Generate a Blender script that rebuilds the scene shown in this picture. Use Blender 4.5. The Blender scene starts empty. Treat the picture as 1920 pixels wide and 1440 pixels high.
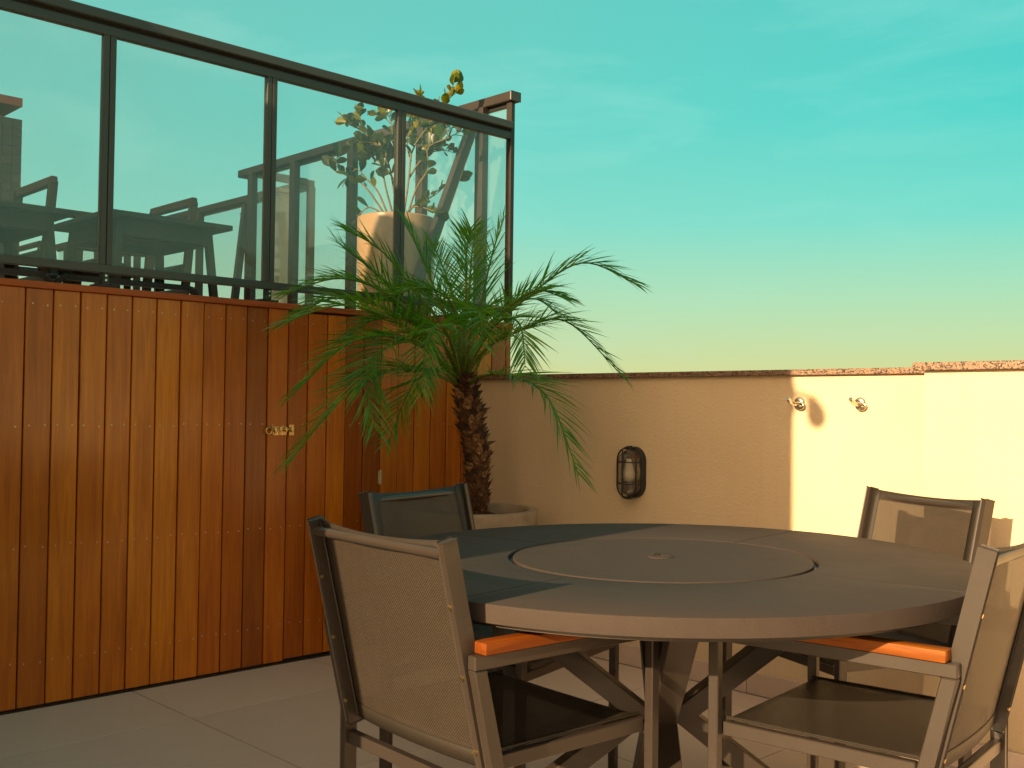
import bpy, bmesh, math, random
from mathutils import Vector, Matrix
random.seed(11)
R = math.radians
scene = bpy.context.scene
col = scene.collection

# ------------------------------------------------------------------ camera
cam_d = bpy.data.cameras.new("camera"); cam = bpy.data.objects.new("camera", cam_d); col.objects.link(cam)
yaw, pit, rol = 0.8001, 0.0221, 0.0130
fwd = Vector((-math.sin(yaw), math.cos(yaw), 0)); right = Vector((math.cos(yaw), math.sin(yaw), 0)); up = Vector((0, 0, 1))
F = fwd * math.cos(pit) + up * math.sin(pit); U = -fwd * math.sin(pit) + up * math.cos(pit)
Rr = right * math.cos(rol) + U * math.sin(rol); Uu = -right * math.sin(rol) + U * math.cos(rol)
m = Matrix(((Rr.x, Uu.x, -F.x, 3.965), (Rr.y, Uu.y, -F.y, -3.6134), (Rr.z, Uu.z, -F.z, 1.11), (0, 0, 0, 1)))
cam.matrix_world = m
cam_d.sensor_width = 36.0; cam_d.lens = 36.0 * 1994.8 / 1920.0
cam_d.clip_start = 0.05; cam_d.clip_end = 5000
scene.camera = cam

# ------------------------------------------------------------------ light and exposure
SUN_AZ, SUN_EL = R(5.8), R(19.3)          # the light travels towards +Y and a little towards -X
SUN_DIR = Vector((math.sin(SUN_AZ) * math.cos(SUN_EL), -math.cos(SUN_AZ) * math.cos(SUN_EL), math.sin(SUN_EL)))
sd = bpy.data.lights.new("sun", 'SUN'); sd.energy = 5.0; sd.angle = R(0.53); sd.color = (1.0, 0.70, 0.38)
sun = bpy.data.objects.new("sun", sd); col.objects.link(sun)
sun.rotation_euler = SUN_DIR.to_track_quat('Z', 'Y').to_euler(); sun.location = (3, -12, 8)
scene.view_settings.view_transform = 'Standard'; scene.view_settings.look = 'None'
scene.view_settings.gamma = 1.0; scene.view_settings.use_curve_mapping = False
scene.view_settings.exposure = 1.08

def N(nt, typ, **kw):
    n = nt.nodes.new(typ)
    for k, v in kw.items():
        if k in ('operation', 'blend_type', 'data_type', 'noise_dimensions', 'feature', 'sky_type', 'sun_disc', 'distance', 'wave_type', 'bands_direction', 'normalize', 'use_clamp'):
            setattr(n, k, v)
        else:
            n.inputs[k.replace('_', ' ') if isinstance(k, str) else k].default_value = v
    return n
def L(nt, a, b): nt.links.new(a, b)
def ramp(nt, stops, fac=None, interp='LINEAR'):
    r = nt.nodes.new('ShaderNodeValToRGB'); r.color_ramp.interpolation = interp
    e = r.color_ramp.elements
    while len(e) > 1: e.remove(e[-1])
    e[0].position = stops[0][0]; e[0].color = (*stops[0][1], 1)
    for p_, c_ in stops[1:]:
        q = e.new(p_); q.color = (*c_, 1)
    if fac is not None: L(nt, fac, r.inputs[0])
    return r
def math_n(nt, op, a, b=None, clamp=False):
    n = nt.nodes.new('ShaderNodeMath'); n.operation = op; n.use_clamp = clamp
    for i, x in enumerate((a, b)):
        if x is None: continue
        if isinstance(x, (int, float)): n.inputs[i].default_value = x
        else: L(nt, x, n.inputs[i])
    return n.outputs[0]
def mad(nt, a, k, c):
    n = nt.nodes.new('ShaderNodeMath'); n.operation = 'MULTIPLY_ADD'
    L(nt, a, n.inputs[0]); n.inputs[1].default_value = k; n.inputs[2].default_value = c
    return n.outputs[0]
def mixc(nt, fac, a, b, mode='MIX'):
    n = nt.nodes.new('ShaderNodeMix'); n.data_type = 'RGBA'; n.blend_type = mode
    for i, x in ((0, fac), (6, a), (7, b)):
        if isinstance(x, (int, float)): n.inputs[i].default_value = x
        elif isinstance(x, tuple): n.inputs[i].default_value = (*x, 1) if len(x) == 3 else x
        else: L(nt, x, n.inputs[i])
    return n.outputs[2]

# world: an evening sky, teal overhead fading to a yellow horizon, warm around the low sun
world = bpy.data.worlds.new("World"); scene.world = world; world.use_nodes = True
nt = world.node_tree; nt.nodes.clear()
tc = N(nt, 'ShaderNodeTexCoord'); sep = N(nt, 'ShaderNodeSeparateXYZ'); L(nt, tc.outputs['Generated'], sep.inputs[0])
sky = ramp(nt, [(0.0, (0.30, 0.26, 0.12)), (0.015, (0.39, 0.35, 0.105)), (0.05, (0.31, 0.355, 0.150)), (0.10, (0.205, 0.375, 0.225)),
                (0.17, (0.066, 0.365, 0.30)), (0.26, (0.006, 0.335, 0.305)), (0.40, (0.002, 0.30, 0.285)), (1.0, (0.01, 0.19, 0.20))], sep.outputs[2])
# thin cirrus: stretched noise, seen as slightly paler streaks
mp = N(nt, 'ShaderNodeMapping'); mp.inputs['Scale'].default_value = (2.4, 3.6, 13.0); mp.inputs['Rotation'].default_value = (0.25, 0.18, 0.7); L(nt, tc.outputs['Generated'], mp.inputs[0])
ns = N(nt, 'ShaderNodeTexNoise', Scale=1.5, Detail=9.0, Roughness=0.55, Distortion=0.35); L(nt, mp.outputs[0], ns.inputs['Vector'])
cl = ramp(nt, [(0.48, (0, 0, 0)), (0.80, (1, 1, 1))], ns.outputs[0])
# more veil towards the left of the view (-X)
lf = mad(nt, sep.outputs[0], -0.55, 0.02)
lf = math_n(nt, 'MAXIMUM', lf, 0.0)
up_ = math_n(nt, 'MULTIPLY', math_n(nt, 'MAXIMUM', math_n(nt, 'SUBTRACT', sep.outputs[2], 0.10), 0.0), 3.2, True)
cf = math_n(nt, 'MULTIPLY', cl.outputs[0], math_n(nt, 'ADD', math_n(nt, 'MULTIPLY', up_, 0.26), math_n(nt, 'MULTIPLY', lf, 0.42)), True)
c1 = mixc(nt, cf, sky.outputs[0], (0.24, 0.50, 0.43))
c1 = mixc(nt, math_n(nt, 'MULTIPLY', lf, 0.48), c1, (0.40, 0.54, 0.40))
# warm glow round the sun
dp = N(nt, 'ShaderNodeVectorMath', operation='DOT_PRODUCT'); L(nt, tc.outputs['Generated'], dp.inputs[0]); dp.inputs[1].default_value = SUN_DIR
h = mad(nt, dp.outputs['Value'], 0.5, 0.5)
h = math_n(nt, 'MAXIMUM', h, 0.0)
g1 = math_n(nt, 'POWER', h, 4.0); g2 = math_n(nt, 'POWER', h, 40.0)
sc1 = N(nt, 'ShaderNodeVectorMath', operation='SCALE'); sc1.inputs[0].default_value = (0.92, 0.49, 0.24); L(nt, g1, sc1.inputs['Scale'])
sc2 = N(nt, 'ShaderNodeVectorMath', operation='SCALE'); sc2.inputs[0].default_value = (2.2, 1.2, 0.5); L(nt, g2, sc2.inputs['Scale'])
dim = math_n(nt, 'SUBTRACT', 1.0, math_n(nt, 'MULTIPLY', h, 0.65))
sc3 = N(nt, 'ShaderNodeVectorMath', operation='SCALE'); L(nt, c1, sc3.inputs[0]); L(nt, dim, sc3.inputs['Scale'])
ad = N(nt, 'ShaderNodeVectorMath', operation='ADD'); L(nt, sc1.outputs[0], ad.inputs[0]); L(nt, sc2.outputs[0], ad.inputs[1])
ad2 = N(nt, 'ShaderNodeVectorMath', operation='ADD'); L(nt, ad.outputs[0], ad2.inputs[0]); L(nt, sc3.outputs[0], ad2.inputs[1])
# the physical sky adds its own share at low strength
nis = N(nt, 'ShaderNodeTexSky', sky_type='NISHITA'); nis.sun_disc = False; nis.sun_elevation = SUN_EL; nis.sun_rotation = math.atan2(SUN_DIR.x, SUN_DIR.y)
nis.dust_density = 3.0
nsc = N(nt, 'ShaderNodeVectorMath', operation='SCALE'); L(nt, nis.outputs[0], nsc.inputs[0]); nsc.inputs['Scale'].default_value = 0.05 * 0.06
ad3 = N(nt, 'ShaderNodeVectorMath', operation='ADD'); L(nt, ad2.outputs[0], ad3.inputs[0]); L(nt, nsc.outputs[0], ad3.inputs[1])
bg = N(nt, 'ShaderNodeBackground'); bg.inputs['Strength'].default_value = 0.93; L(nt, ad3.outputs[0], bg.inputs[0])
wo = N(nt, 'ShaderNodeOutputWorld'); L(nt, bg.outputs[0], wo.inputs[0])

# ------------------------------------------------------------------ helpers
class MB:
    """collects simple solids in one bmesh"""
    def __init__(s): s.bm = bmesh.new()
    def box(s, p0, p1, bev=0.0, seg=1):
        x0, x1 = sorted((p0[0], p1[0])); y0, y1 = sorted((p0[1], p1[1])); z0, z1 = sorted((p0[2], p1[2]))
        r = bmesh.ops.create_cube(s.bm, size=1.0)
        for v in r['verts']:
            v.co = Vector((x0 if v.co.x < 0 else x1, y0 if v.co.y < 0 else y1, z0 if v.co.z < 0 else z1))
        if bev: s._bev(r['verts'], bev, seg)
        return s
    def _bev(s, verts, bev, seg):
        es = list({e for v in verts for e in v.link_edges})
        bmesh.ops.bevel(s.bm, geom=es, offset=bev, segments=seg, profile=0.5, affect='EDGES')
    def beam(s, a, b, w, h, upv=(0, 0, 1), bev=0.0, seg=1):
        a, b = Vector(a), Vector(b); d = (b - a); ln = d.length; d.normalize(); u = Vector(upv)
        sx = d.cross(u)
        if sx.length < 1e-4: sx = d.cross(Vector((0, 1, 0)))
        sx.normalize(); uu = sx.cross(d)
        r = bmesh.ops.create_cube(s.bm, size=1.0)
        for v in r['verts']:
            c = v.co.copy(); v.co = (a + b) / 2 + sx * (c.x * w) + d * (c.y * ln) + uu * (c.z * h)
        if bev: s._bev(r['verts'], bev, seg)
        return s
    def tube(s, pts, rads, n=8, cap=True):
        pts = [Vector(p) for p in pts]
        if isinstance(rads, (int, float)): rads = [rads] * len(pts)
        rings = []; t0 = (pts[1] - pts[0]).normalized()
        nrm = t0.orthogonal().normalized()
        for i, p in enumerate(pts):
            t = (pts[min(i + 1, len(pts) - 1)] - pts[max(i - 1, 0)]).normalized()
            nrm = (nrm - t * nrm.dot(t)).normalized(); bi = t.cross(nrm)
            rings.append([s.bm.verts.new(p + (nrm * math.cos(k * 2 * math.pi / n) + bi * math.sin(k * 2 * math.pi / n)) * rads[i]) for k in range(n)])
        for a, b in zip(rings, rings[1:]):
            for k in range(n): s.bm.faces.new((a[k], a[(k + 1) % n], b[(k + 1) % n], b[k]))
        if cap: s.bm.faces.new(list(reversed(rings[0]))); s.bm.faces.new(rings[-1])
        return s
    def lathe(s, prof, c=(0, 0, 0), n=48, closed=False):
        c = Vector(c); rings = []
        for r_, z in prof:
            rings.append([s.bm.verts.new(c + Vector((r_ * math.cos(k * 2 * math.pi / n), r_ * math.sin(k * 2 * math.pi / n), z))) for k in range(n)] if r_ > 1e-6 else [s.bm.verts.new(c + Vector((0, 0, z)))])
        prs = list(zip(rings, rings[1:])) + ([(rings[-1], rings[0])] if closed else [])
        for a, b in prs:
            for k in range(n):
                k2 = (k + 1) % n
                if len(a) == 1 and len(b) == 1: continue
                if len(a) == 1: s.bm.faces.new((a[0], b[k2], b[k]))
                elif len(b) == 1: s.bm.faces.new((a[k], a[k2], b[0]))
                else: s.bm.faces.new((a[k], a[k2], b[k2], b[k]))
        return s
    def prism(s, poly, z0, z1, bev=0.0, seg=1):
        a = [s.bm.verts.new((x, y, z0)) for x, y in poly]; b = [s.bm.verts.new((x, y, z1)) for x, y in poly]; n = len(poly)
        s.bm.faces.new(list(reversed(a))); s.bm.faces.new(b)
        for k in range(n): s.bm.faces.new((a[k], a[(k + 1) % n], b[(k + 1) % n], b[k]))
        if bev: s._bev(b, bev, seg)
        return s
    def build(s, name, mat, parent=None, smooth=None, loc=None):
        me = bpy.data.meshes.new(name); bmesh.ops.recalc_face_normals(s.bm, faces=s.bm.faces[:]); s.bm.to_mesh(me); s.bm.free()
        me.materials.append(mat)
        o = bpy.data.objects.new(name, me); col.objects.link(o)
        if smooth is not None:
            for p_ in me.polygons: p_.use_smooth = True
            if smooth < 180: me.set_sharp_from_angle(angle=R(smooth))
        if parent: o.parent = parent
        if loc: o.location = loc
        return o
def tag(o, label=None, cat=None, group=None, kind=None):
    if label: o['label'] = label
    if cat: o['category'] = cat
    if group: o['group'] = group
    if kind: o['kind'] = kind
    return o
def thing(name, label, cat, loc=(0, 0, 0), rz=0.0, group=None):
    o = bpy.data.objects.new(name, None); col.objects.link(o); o.empty_display_size = 0.1
    o.location = loc; o.rotation_euler = (0, 0, rz)
    return tag(o, label, cat, group)
def dup(o, parent=None):
    c = o.copy(); col.objects.link(c)
    if parent: c.parent = parent
    for ch in list(o.children): dup(ch, c)
    return c
def share(o, parent, loc, rot=(0, 0, 0), scale=(1, 1, 1)):
    c = o.copy(); col.objects.link(c); c.parent = parent; c.location = loc; c.rotation_euler = rot; c.scale = scale
    return c

# ------------------------------------------------------------------ materials
def mat(name):
    m_ = bpy.data.materials.new(name); m_.use_nodes = True; t = m_.node_tree
    b = t.nodes['Principled BSDF']; o = t.nodes['Material Output']
    return m_, t, b, o
def coords(t, kind='Object', scale=(1, 1, 1), rot=(0, 0, 0)):
    c = N(t, 'ShaderNodeTexCoord'); mp_ = N(t, 'ShaderNodeMapping'); mp_.inputs['Scale'].default_value = scale; mp_.inputs['Rotation'].default_value = rot
    L(t, c.outputs[kind], mp_.inputs[0]); return mp_.outputs[0]
def noise(t, vec, scale, detail=4, rough=0.5, dist=0.0):
    n = N(t, 'ShaderNodeTexNoise', Scale=scale, Detail=detail, Roughness=rough, Distortion=dist); L(t, vec, n.inputs['Vector']); return n.outputs[0]
def bump(t, b, hgt, strength=0.2, dist=0.01):
    n = N(t, 'ShaderNodeBump', Strength=strength, Distance=dist); L(t, hgt, n.inputs['Height']); L(t, n.outputs[0], b.inputs['Normal']); return n
def obj_rand(t):
    return N(t, 'ShaderNodeObjectInfo').outputs['Random']

def metal(name, colr, rough=0.42, speck=0.25, spec=0.5):
    m_, t, b, o = mat(name); v = coords(t, 'Object')
    n1 = noise(t, v, 420, 2, 0.6); n2 = noise(t, v, 5, 5, 0.6)
    r_ = ramp(t, [(0.3, tuple(x * (1 - speck) for x in colr)), (0.72, tuple(x * (1 + speck) for x in colr))], n1)
    c_ = mixc(t, math_n(t, 'MULTIPLY', n2, 0.35), r_.outputs[0], tuple(x * 1.35 + 0.01 for x in colr))
    L(t, c_, b.inputs['Base Color']); b.inputs['Specular IOR Level'].default_value = spec
    rr = N(t, 'ShaderNodeMapRange'); L(t, n2, rr.inputs[0]); rr.inputs[3].default_value = rough - 0.07; rr.inputs[4].default_value = rough + 0.14; L(t, rr.outputs[0], b.inputs['Roughness'])
    bump(t, b, n1, 0.12, 0.0006); return m_
M_METAL = metal('powder_coated_metal', (0.032, 0.0245, 0.020), 0.36)
def table_mat():
    m_, t, b, o = mat('table_top_coating'); v = coords(t)
    n1 = noise(t, v, 520, 2, 0.6); n2 = noise(t, v, 3.2, 6, 0.65, 0.8); n3 = noise(t, coords(t, 'Object', (1, 7, 1), (0, 0, 0.5)), 9, 5, 0.6, 0.5)
    r_ = ramp(t, [(0.30, (0.038, 0.029, 0.026)), (0.70, (0.055, 0.043, 0.038))], n1)
    d_ = ramp(t, [(0.40, (0, 0, 0)), (0.75, (1, 1, 1))], math_n(t, 'ADD', math_n(t, 'MULTIPLY', n2, 0.6), math_n(t, 'MULTIPLY', n3, 0.4)))
    L(t, mixc(t, math_n(t, 'MULTIPLY', d_.outputs[0], 0.30), r_.outputs[0], (0.085, 0.068, 0.058)), b.inputs['Base Color'])
    b.inputs['Specular IOR Level'].default_value = 0.10
    rr = N(t, 'ShaderNodeMapRange'); L(t, d_.outputs[0], rr.inputs[0]); rr.inputs[3].default_value = 0.60; rr.inputs[4].default_value = 0.80; L(t, rr.outputs[0], b.inputs['Roughness'])
    bump(t, b, n1, 0.15, 0.0006); return m_
M_TABLE = table_mat()
M_RAIL = metal('anthracite_aluminium', (0.046, 0.052, 0.047), 0.38, 0.12)
M_RAILW = metal('brown_aluminium', (0.026, 0.021, 0.019), 0.40, 0.12)
M_BLACK = metal('black_metal', (0.012, 0.013, 0.014), 0.40, 0.1)

def steel(name, colr, rough=0.2):
    m_, t, b, o = mat(name); b.inputs['Base Color'].default_value = (*colr, 1); b.inputs['Metallic'].default_value = 1.0
    n = noise(t, coords(t), 60, 3); rr = N(t, 'ShaderNodeMapRange'); L(t, n, rr.inputs[0]); rr.inputs[3].default_value = rough * 0.6; rr.inputs[4].default_value = rough * 1.5; L(t, rr.outputs[0], b.inputs['Roughness'])
    return m_
M_STEEL = steel('polished_steel', (0.62, 0.58, 0.50), 0.18)
M_NAIL = steel('dull_nail_head', (0.52, 0.38, 0.22), 0.4)
M_BRASS = steel('worn_brass', (0.60, 0.42, 0.18), 0.3)

def plank_mat(name, axis, dark, mid, light, gloss=0.3, coat=0.4, glance=1.0):
    m_, t, b, o = mat(name)
    rnd = obj_rand(t)
    c = N(t, 'ShaderNodeTexCoord'); cmb = N(t, 'ShaderNodeCombineXYZ')
    for i in range(3):
        ml = math_n(t, 'MULTIPLY', rnd, (13.7, 29.3, 7.1)[i]); L(t, ml, cmb.inputs[i])
    av = N(t, 'ShaderNodeVectorMath', operation='ADD'); L(t, c.outputs['Object'], av.inputs[0]); L(t, cmb.outputs[0], av.inputs[1])
    sc_ = [1, 1, 1]; sc_[axis] = 0.055
    mp_ = N(t, 'ShaderNodeMapping'); mp_.inputs['Scale'].default_value = sc_; L(t, av.outputs[0], mp_.inputs[0])
    g = noise(t, mp_.outputs[0], 60, 5, 0.55, 0.8); g2 = noise(t, mp_.outputs[0], 22, 3, 0.5, 1.6)
    sc_[axis] = 0.25
    mp2 = N(t, 'ShaderNodeMapping'); mp2.inputs['Scale'].default_value = sc_; L(t, av.outputs[0], mp2.inputs[0])
    bl = noise(t, mp2.outputs[0], 6, 3, 0.5)
    fine = noise(t, mp_.outputs[0], 420, 2, 0.6)
    base = ramp(t, [(0.30, dark), (0.52, mid), (0.74, light)], math_n(t, 'ADD', math_n(t, 'MULTIPLY', g, 0.42), math_n(t, 'ADD', math_n(t, 'MULTIPLY', g2, 0.22), math_n(t, 'MULTIPLY', bl, 0.36))))
    tone = ramp(t, [(0.0, (0.58, 0.52, 0.50)), (0.10, (0.80, 0.73, 0.68)), (0.45, (1.0, 0.95, 0.88)), (0.75, (1.12, 1.18, 1.1)), (1.0, (1.22, 1.38, 1.15))], rnd)
    cc = mixc(t, 1.0, base.outputs[0], tone.outputs[0], 'MULTIPLY')
    dk = ramp(t, [(0.34, (0.62, 0.55, 0.5)), (0.46, (1, 1, 1))], fine)
    cc = mixc(t, 0.22, cc, dk.outputs[0], 'MULTIPLY')
    L(t, cc, b.inputs['Base Color'])
    rr = N(t, 'ShaderNodeMapRange'); L(t, bl, rr.inputs[0]); rr.inputs[3].default_value = gloss - 0.06; rr.inputs[4].default_value = gloss + 0.16; L(t, rr.outputs[0], b.inputs['Roughness'])
    b.inputs['Coat Weight'].default_value = coat; b.inputs['Coat Roughness'].default_value = 0.20; b.inputs['Specular IOR Level'].default_value = 0.22
    bump(t, b, math_n(t, 'ADD', g, math_n(t, 'MULTIPLY', bl, 1.3)), 0.10, 0.004)
    return m_
M_WOOD = plank_mat('oiled_hardwood_cladding', 2, (0.27, 0.052, 0.001), (0.46, 0.118, 0.0015), (0.62, 0.190, 0.003), 0.36, 0.62)
M_WOODY = plank_mat('oiled_hardwood_cap', 1, (0.28, 0.060, 0.012), (0.42, 0.10, 0.022), (0.55, 0.16, 0.03), 0.5, 0.1)
M_ARM = plank_mat('teak_armrest', 1, (0.050, 0.010, 0.001), (0.17, 0.042, 0.003), (0.36, 0.105, 0.007), 0.5, 0.0)
M_DECKWOOD = plank_mat('weathered_chair_wood', 0, (0.05, 0.025, 0.015), (0.08, 0.04, 0.022), (0.11, 0.055, 0.03), 0.5, 0.05)

def stucco():
    m_, t, b, o = mat('cream_stucco'); v = coords(t)
    n1 = noise(t, v, 85, 5, 0.65, 0.4); n2 = noise(t, v, 1.7, 4, 0.55); n3 = noise(t, v, 240, 3, 0.6)
    r_ = ramp(t, [(0.25, (0.62, 0.495, 0.335)), (0.75, (0.70, 0.575, 0.405))], n2)
    st_ = noise(t, coords(t, 'Object', (9, 9, 0.35)), 3.0, 5, 0.6); sk = ramp(t, [(0.30, (0.90, 0.88, 0.86)), (0.48, (1, 1, 1))], st_)
    L(t, mixc(t, 0.28, r_.outputs[0], sk.outputs[0], 'MULTIPLY'), b.inputs['Base Color']); b.inputs['Roughness'].default_value = 0.9; b.inputs['Specular IOR Level'].default_value = 0.2
    bump(t, b, math_n(t, 'ADD', n1, math_n(t, 'MULTIPLY', n3, 0.5)), 0.55, 0.007); return m_
M_STUCCO = stucco()
def granite():
    m_, t, b, o = mat('speckled_granite'); v = coords(t)
    vo = N(t, 'ShaderNodeTexVoronoi', Scale=260.0); L(t, v, vo.inputs['Vector'])
    sp = N(t, 'ShaderNodeSeparateColor'); L(t, vo.outputs['Color'], sp.inputs[0])
    r_ = ramp(t, [(0.0, (0.03, 0.022, 0.02)), (0.22, (0.05, 0.035, 0.03)), (0.3, (0.20, 0.13, 0.10)), (0.62, (0.26, 0.17, 0.12)), (0.84, (0.32, 0.21, 0.12)), (1.0, (0.36, 0.24, 0.14))], sp.outputs[0], 'CONSTANT')
    L(t, r_.outputs[0], b.inputs['Base Color']); b.inputs['Roughness'].default_value = 0.45
    bump(t, b, vo.outputs['Distance'], 0.25, 0.002); return m_
M_GRANITE = granite()
def tile_mat(name, c0, c1, rough):
    m_, t, b, o = mat(name); v = coords(t, 'Object'); rnd = obj_rand(t)
    n1 = noise(t, v, 2.2, 5, 0.6, 0.5); n2 = noise(t, v, 60, 3, 0.6); n3 = noise(t, v, 9, 5, 0.7)
    r_ = ramp(t, [(0.3, c0), (0.7, c1)], math_n(t, 'ADD', math_n(t, 'MULTIPLY', n1, 0.6), math_n(t, 'MULTIPLY', n2, 0.4)))
    tn = math_n(t, 'ADD', 0.94, math_n(t, 'MULTIPLY', rnd, 0.12))
    sc_ = N(t, 'ShaderNodeVectorMath', operation='SCALE'); L(t, r_.outputs[0], sc_.inputs[0]); L(t, tn, sc_.inputs['Scale'])
    sp = ramp(t, [(0.70, (1, 1, 1)), (0.80, (0.80, 0.76, 0.72))], n3)
    L(t, mixc(t, 0.6, sc_.outputs[0], sp.outputs[0], 'MULTIPLY'), b.inputs['Base Color'])
    rr = N(t, 'ShaderNodeMapRange'); L(t, n3, rr.inputs[0]); rr.inputs[3].default_value = rough - 0.1; rr.inputs[4].default_value = rough + 0.15; L(t, rr.outputs[0], b.inputs['Roughness'])
    bump(t, b, n2, 0.06, 0.001); return m_
M_TILE = tile_mat('porcelain_floor_tile', (0.48, 0.385, 0.335), (0.55, 0.445, 0.39), 0.60)
M_GROUT = tile_mat('tile_grout', (0.20, 0.15, 0.12), (0.25, 0.19, 0.15), 0.85)
M_SKIRT = tile_mat('skirting_tile', (0.50, 0.40, 0.34), (0.57, 0.46, 0.40), 0.5)

def sling(name, colr, hole, axes):
    """woven textile: coloured threads with see-through gaps"""
    m_, t, b, o = mat(name); c = N(t, 'ShaderNodeTexCoord'); s_ = N(t, 'ShaderNodeSeparateXYZ'); L(t, c.outputs['Object'], s_.inputs[0])
    k = 2 * math.pi / 0.0062
    a = math_n(t, 'SINE', math_n(t, 'MULTIPLY', s_.outputs[axes[0]], k)); bb = math_n(t, 'SINE', math_n(t, 'MULTIPLY', s_.outputs[axes[1]], k))
    w = math_n(t, 'MULTIPLY', a, bb)                                   # -1..1 weave
    w01 = mad(t, w, 0.5, 0.5)
    n = noise(t, coords(t), 35, 4, 0.6); sp = noise(t, coords(t), 700, 2, 0.7)
    r_ = ramp(t, [(0.15, tuple(x * 0.40 for x in colr)), (0.85, tuple(x * 1.75 for x in colr))], w01)
    r2 = ramp(t, [(0.35, (0.95, 0.95, 0.95)), (0.68, (1.05, 1.04, 1.03))], n)
    r3 = ramp(t, [(0.56, (1, 1, 1)), (0.70, (2.6, 2.3, 1.7))], sp)
    cc = mixc(t, 1.0, mixc(t, 1.0, r_.outputs[0], r2.outputs[0], 'MULTIPLY'), r3.outputs[0], 'MULTIPLY')
    L(t, cc, b.inputs['Base Color']); b.inputs['Roughness'].default_value = 0.5; b.inputs['Specular IOR Level'].default_value = 0.45
    bump(t, b, w, 0.5, 0.0008)
    tr = N(t, 'ShaderNodeBsdfTransparent'); mx = N(t, 'ShaderNodeMixShader')
    hf = math_n(t, 'ADD', hole * 0.5, math_n(t, 'MULTIPLY', math_n(t, 'SUBTRACT', 1.0, w01), hole))
    L(t, hf, mx.inputs[0]); L(t, b.outputs[0], mx.inputs[1]); L(t, tr.outputs[0], mx.inputs[2])
    L(t, mx.outputs[0], o.inputs[0]); return m_
M_SLING = sling('woven_sling_back', (0.036, 0.0285, 0.0225), 0.30, (0, 2))
M_SLINGS = sling('woven_sling_seat', (0.027, 0.0225, 0.0185), 0.20, (0, 1))
M_SLINGD = sling('dark_woven_hem', (0.018, 0.0145, 0.011), 0.05, (0, 2))

def glass():
    m_, t, b, o = mat('tinted_balustrade_glass'); t.nodes.remove(b)
    tr = N(t, 'ShaderNodeBsdfTransparent'); tr.inputs[0].default_value = (0.985, 0.997, 0.990, 1)
    gl = N(t, 'ShaderNodeBsdfGlossy'); gl.inputs[0].default_value = (0.9, 0.95, 0.92, 1); gl.inputs['Roughness'].default_value = 0.02
    df = N(t, 'ShaderNodeBsdfDiffuse'); df.inputs[0].default_value = (0.80, 0.86, 0.72, 1); tl = N(t, 'ShaderNodeBsdfTranslucent'); tl.inputs[0].default_value = (0.85, 0.90, 0.72, 1)
    mxd = N(t, 'ShaderNodeMixShader'); mxd.inputs[0].default_value = 0.5; L(t, df.outputs[0], mxd.inputs[1]); L(t, tl.outputs[0], mxd.inputs[2])
    v = coords(t); n = noise(t, v, 3.0, 5, 0.6); n2 = noise(t, v, 220, 2, 0.5)
    dust = N(t, 'ShaderNodeMapRange'); L(t, math_n(t, 'ADD', math_n(t, 'MULTIPLY', n, 0.8), math_n(t, 'MULTIPLY', n2, 0.2)), dust.inputs[0]); dust.inputs[1].default_value = 0.3; dust.inputs[2].default_value = 0.7; dust.inputs[3].default_value = 0.045; dust.inputs[4].default_value = 0.080
    m1 = N(t, 'ShaderNodeMixShader'); L(t, dust.outputs[0], m1.inputs[0]); L(t, tr.outputs[0], m1.inputs[1]); L(t, mxd.outputs[0], m1.inputs[2])
    ge = N(t, 'ShaderNodeNewGeometry'); fr_ = N(t, 'ShaderNodeFresnel'); L(t, mad(t, ge.outputs['Backfacing'], 1 / 1.45 - 1.45, 1.45), fr_.inputs['IOR']); m2 = N(t, 'ShaderNodeMixShader'); L(t, math_n(t, 'MULTIPLY', fr_.outputs[0], 0.9), m2.inputs[0]); L(t, m1.outputs[0], m2.inputs[1]); L(t, gl.outputs[0], m2.inputs[2])
    L(t, m2.outputs[0], o.inputs[0]); return m_
M_GLASS = glass()
def lampglass():
    m_, t, b, o = mat('ribbed_lamp_glass'); t.nodes.remove(b)
    tr = N(t, 'ShaderNodeBsdfTransparent'); tr.inputs[0].default_value = (0.84, 0.84, 0.80, 1)
    gl = N(t, 'ShaderNodeBsdfGlossy'); gl.inputs['Roughness'].default_value = 0.12; gl.inputs[0].default_value = (0.8, 0.8, 0.8, 1)
    wv = N(t, 'ShaderNodeTexWave', Scale=75.0, wave_type='BANDS', bands_direction='Z'); L(t, coords(t), wv.inputs['Vector'])
    bp = N(t, 'ShaderNodeBump', Strength=0.8, Distance=0.003); L(t, wv.outputs['Fac'], bp.inputs['Height']); L(t, bp.outputs[0], gl.inputs['Normal'])
    ge = N(t, 'ShaderNodeNewGeometry'); fr_ = N(t, 'ShaderNodeFresnel'); L(t, mad(t, ge.outputs['Backfacing'], 1 / 1.5 - 1.5, 1.5), fr_.inputs['IOR']); L(t, bp.outputs[0], fr_.inputs['Normal'])
    m2 = N(t, 'ShaderNodeMixShader'); L(t, math_n(t, 'ADD', fr_.outputs[0], 0.10), m2.inputs[0]); L(t, tr.outputs[0], m2.inputs[1]); L(t, gl.outputs[0], m2.inputs[2])
    L(t, m2.outputs[0], o.inputs[0]); return m_
M_LGLASS = lampglass()
def simple(name, c0, c1, scale, rough=0.8, bmp=0.3, bd=0.01, spec=0.3, det=5):
    m_, t, b, o = mat(name); v = coords(t); n = noise(t, v, scale, det, 0.6, 0.3)
    L(t, ramp(t, [(0.3, c0), (0.7, c1)], n).outputs[0], b.inputs['Base Color']); b.inputs['Roughness'].default_value = rough; b.inputs['Specular IOR Level'].default_value = spec
    bump(t, b, n, bmp, bd); return m_
M_POT = simple('concrete_pot', (0.24, 0.175, 0.125), (0.40, 0.31, 0.235), 9, 0.7, 0.25, 0.01)
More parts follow.
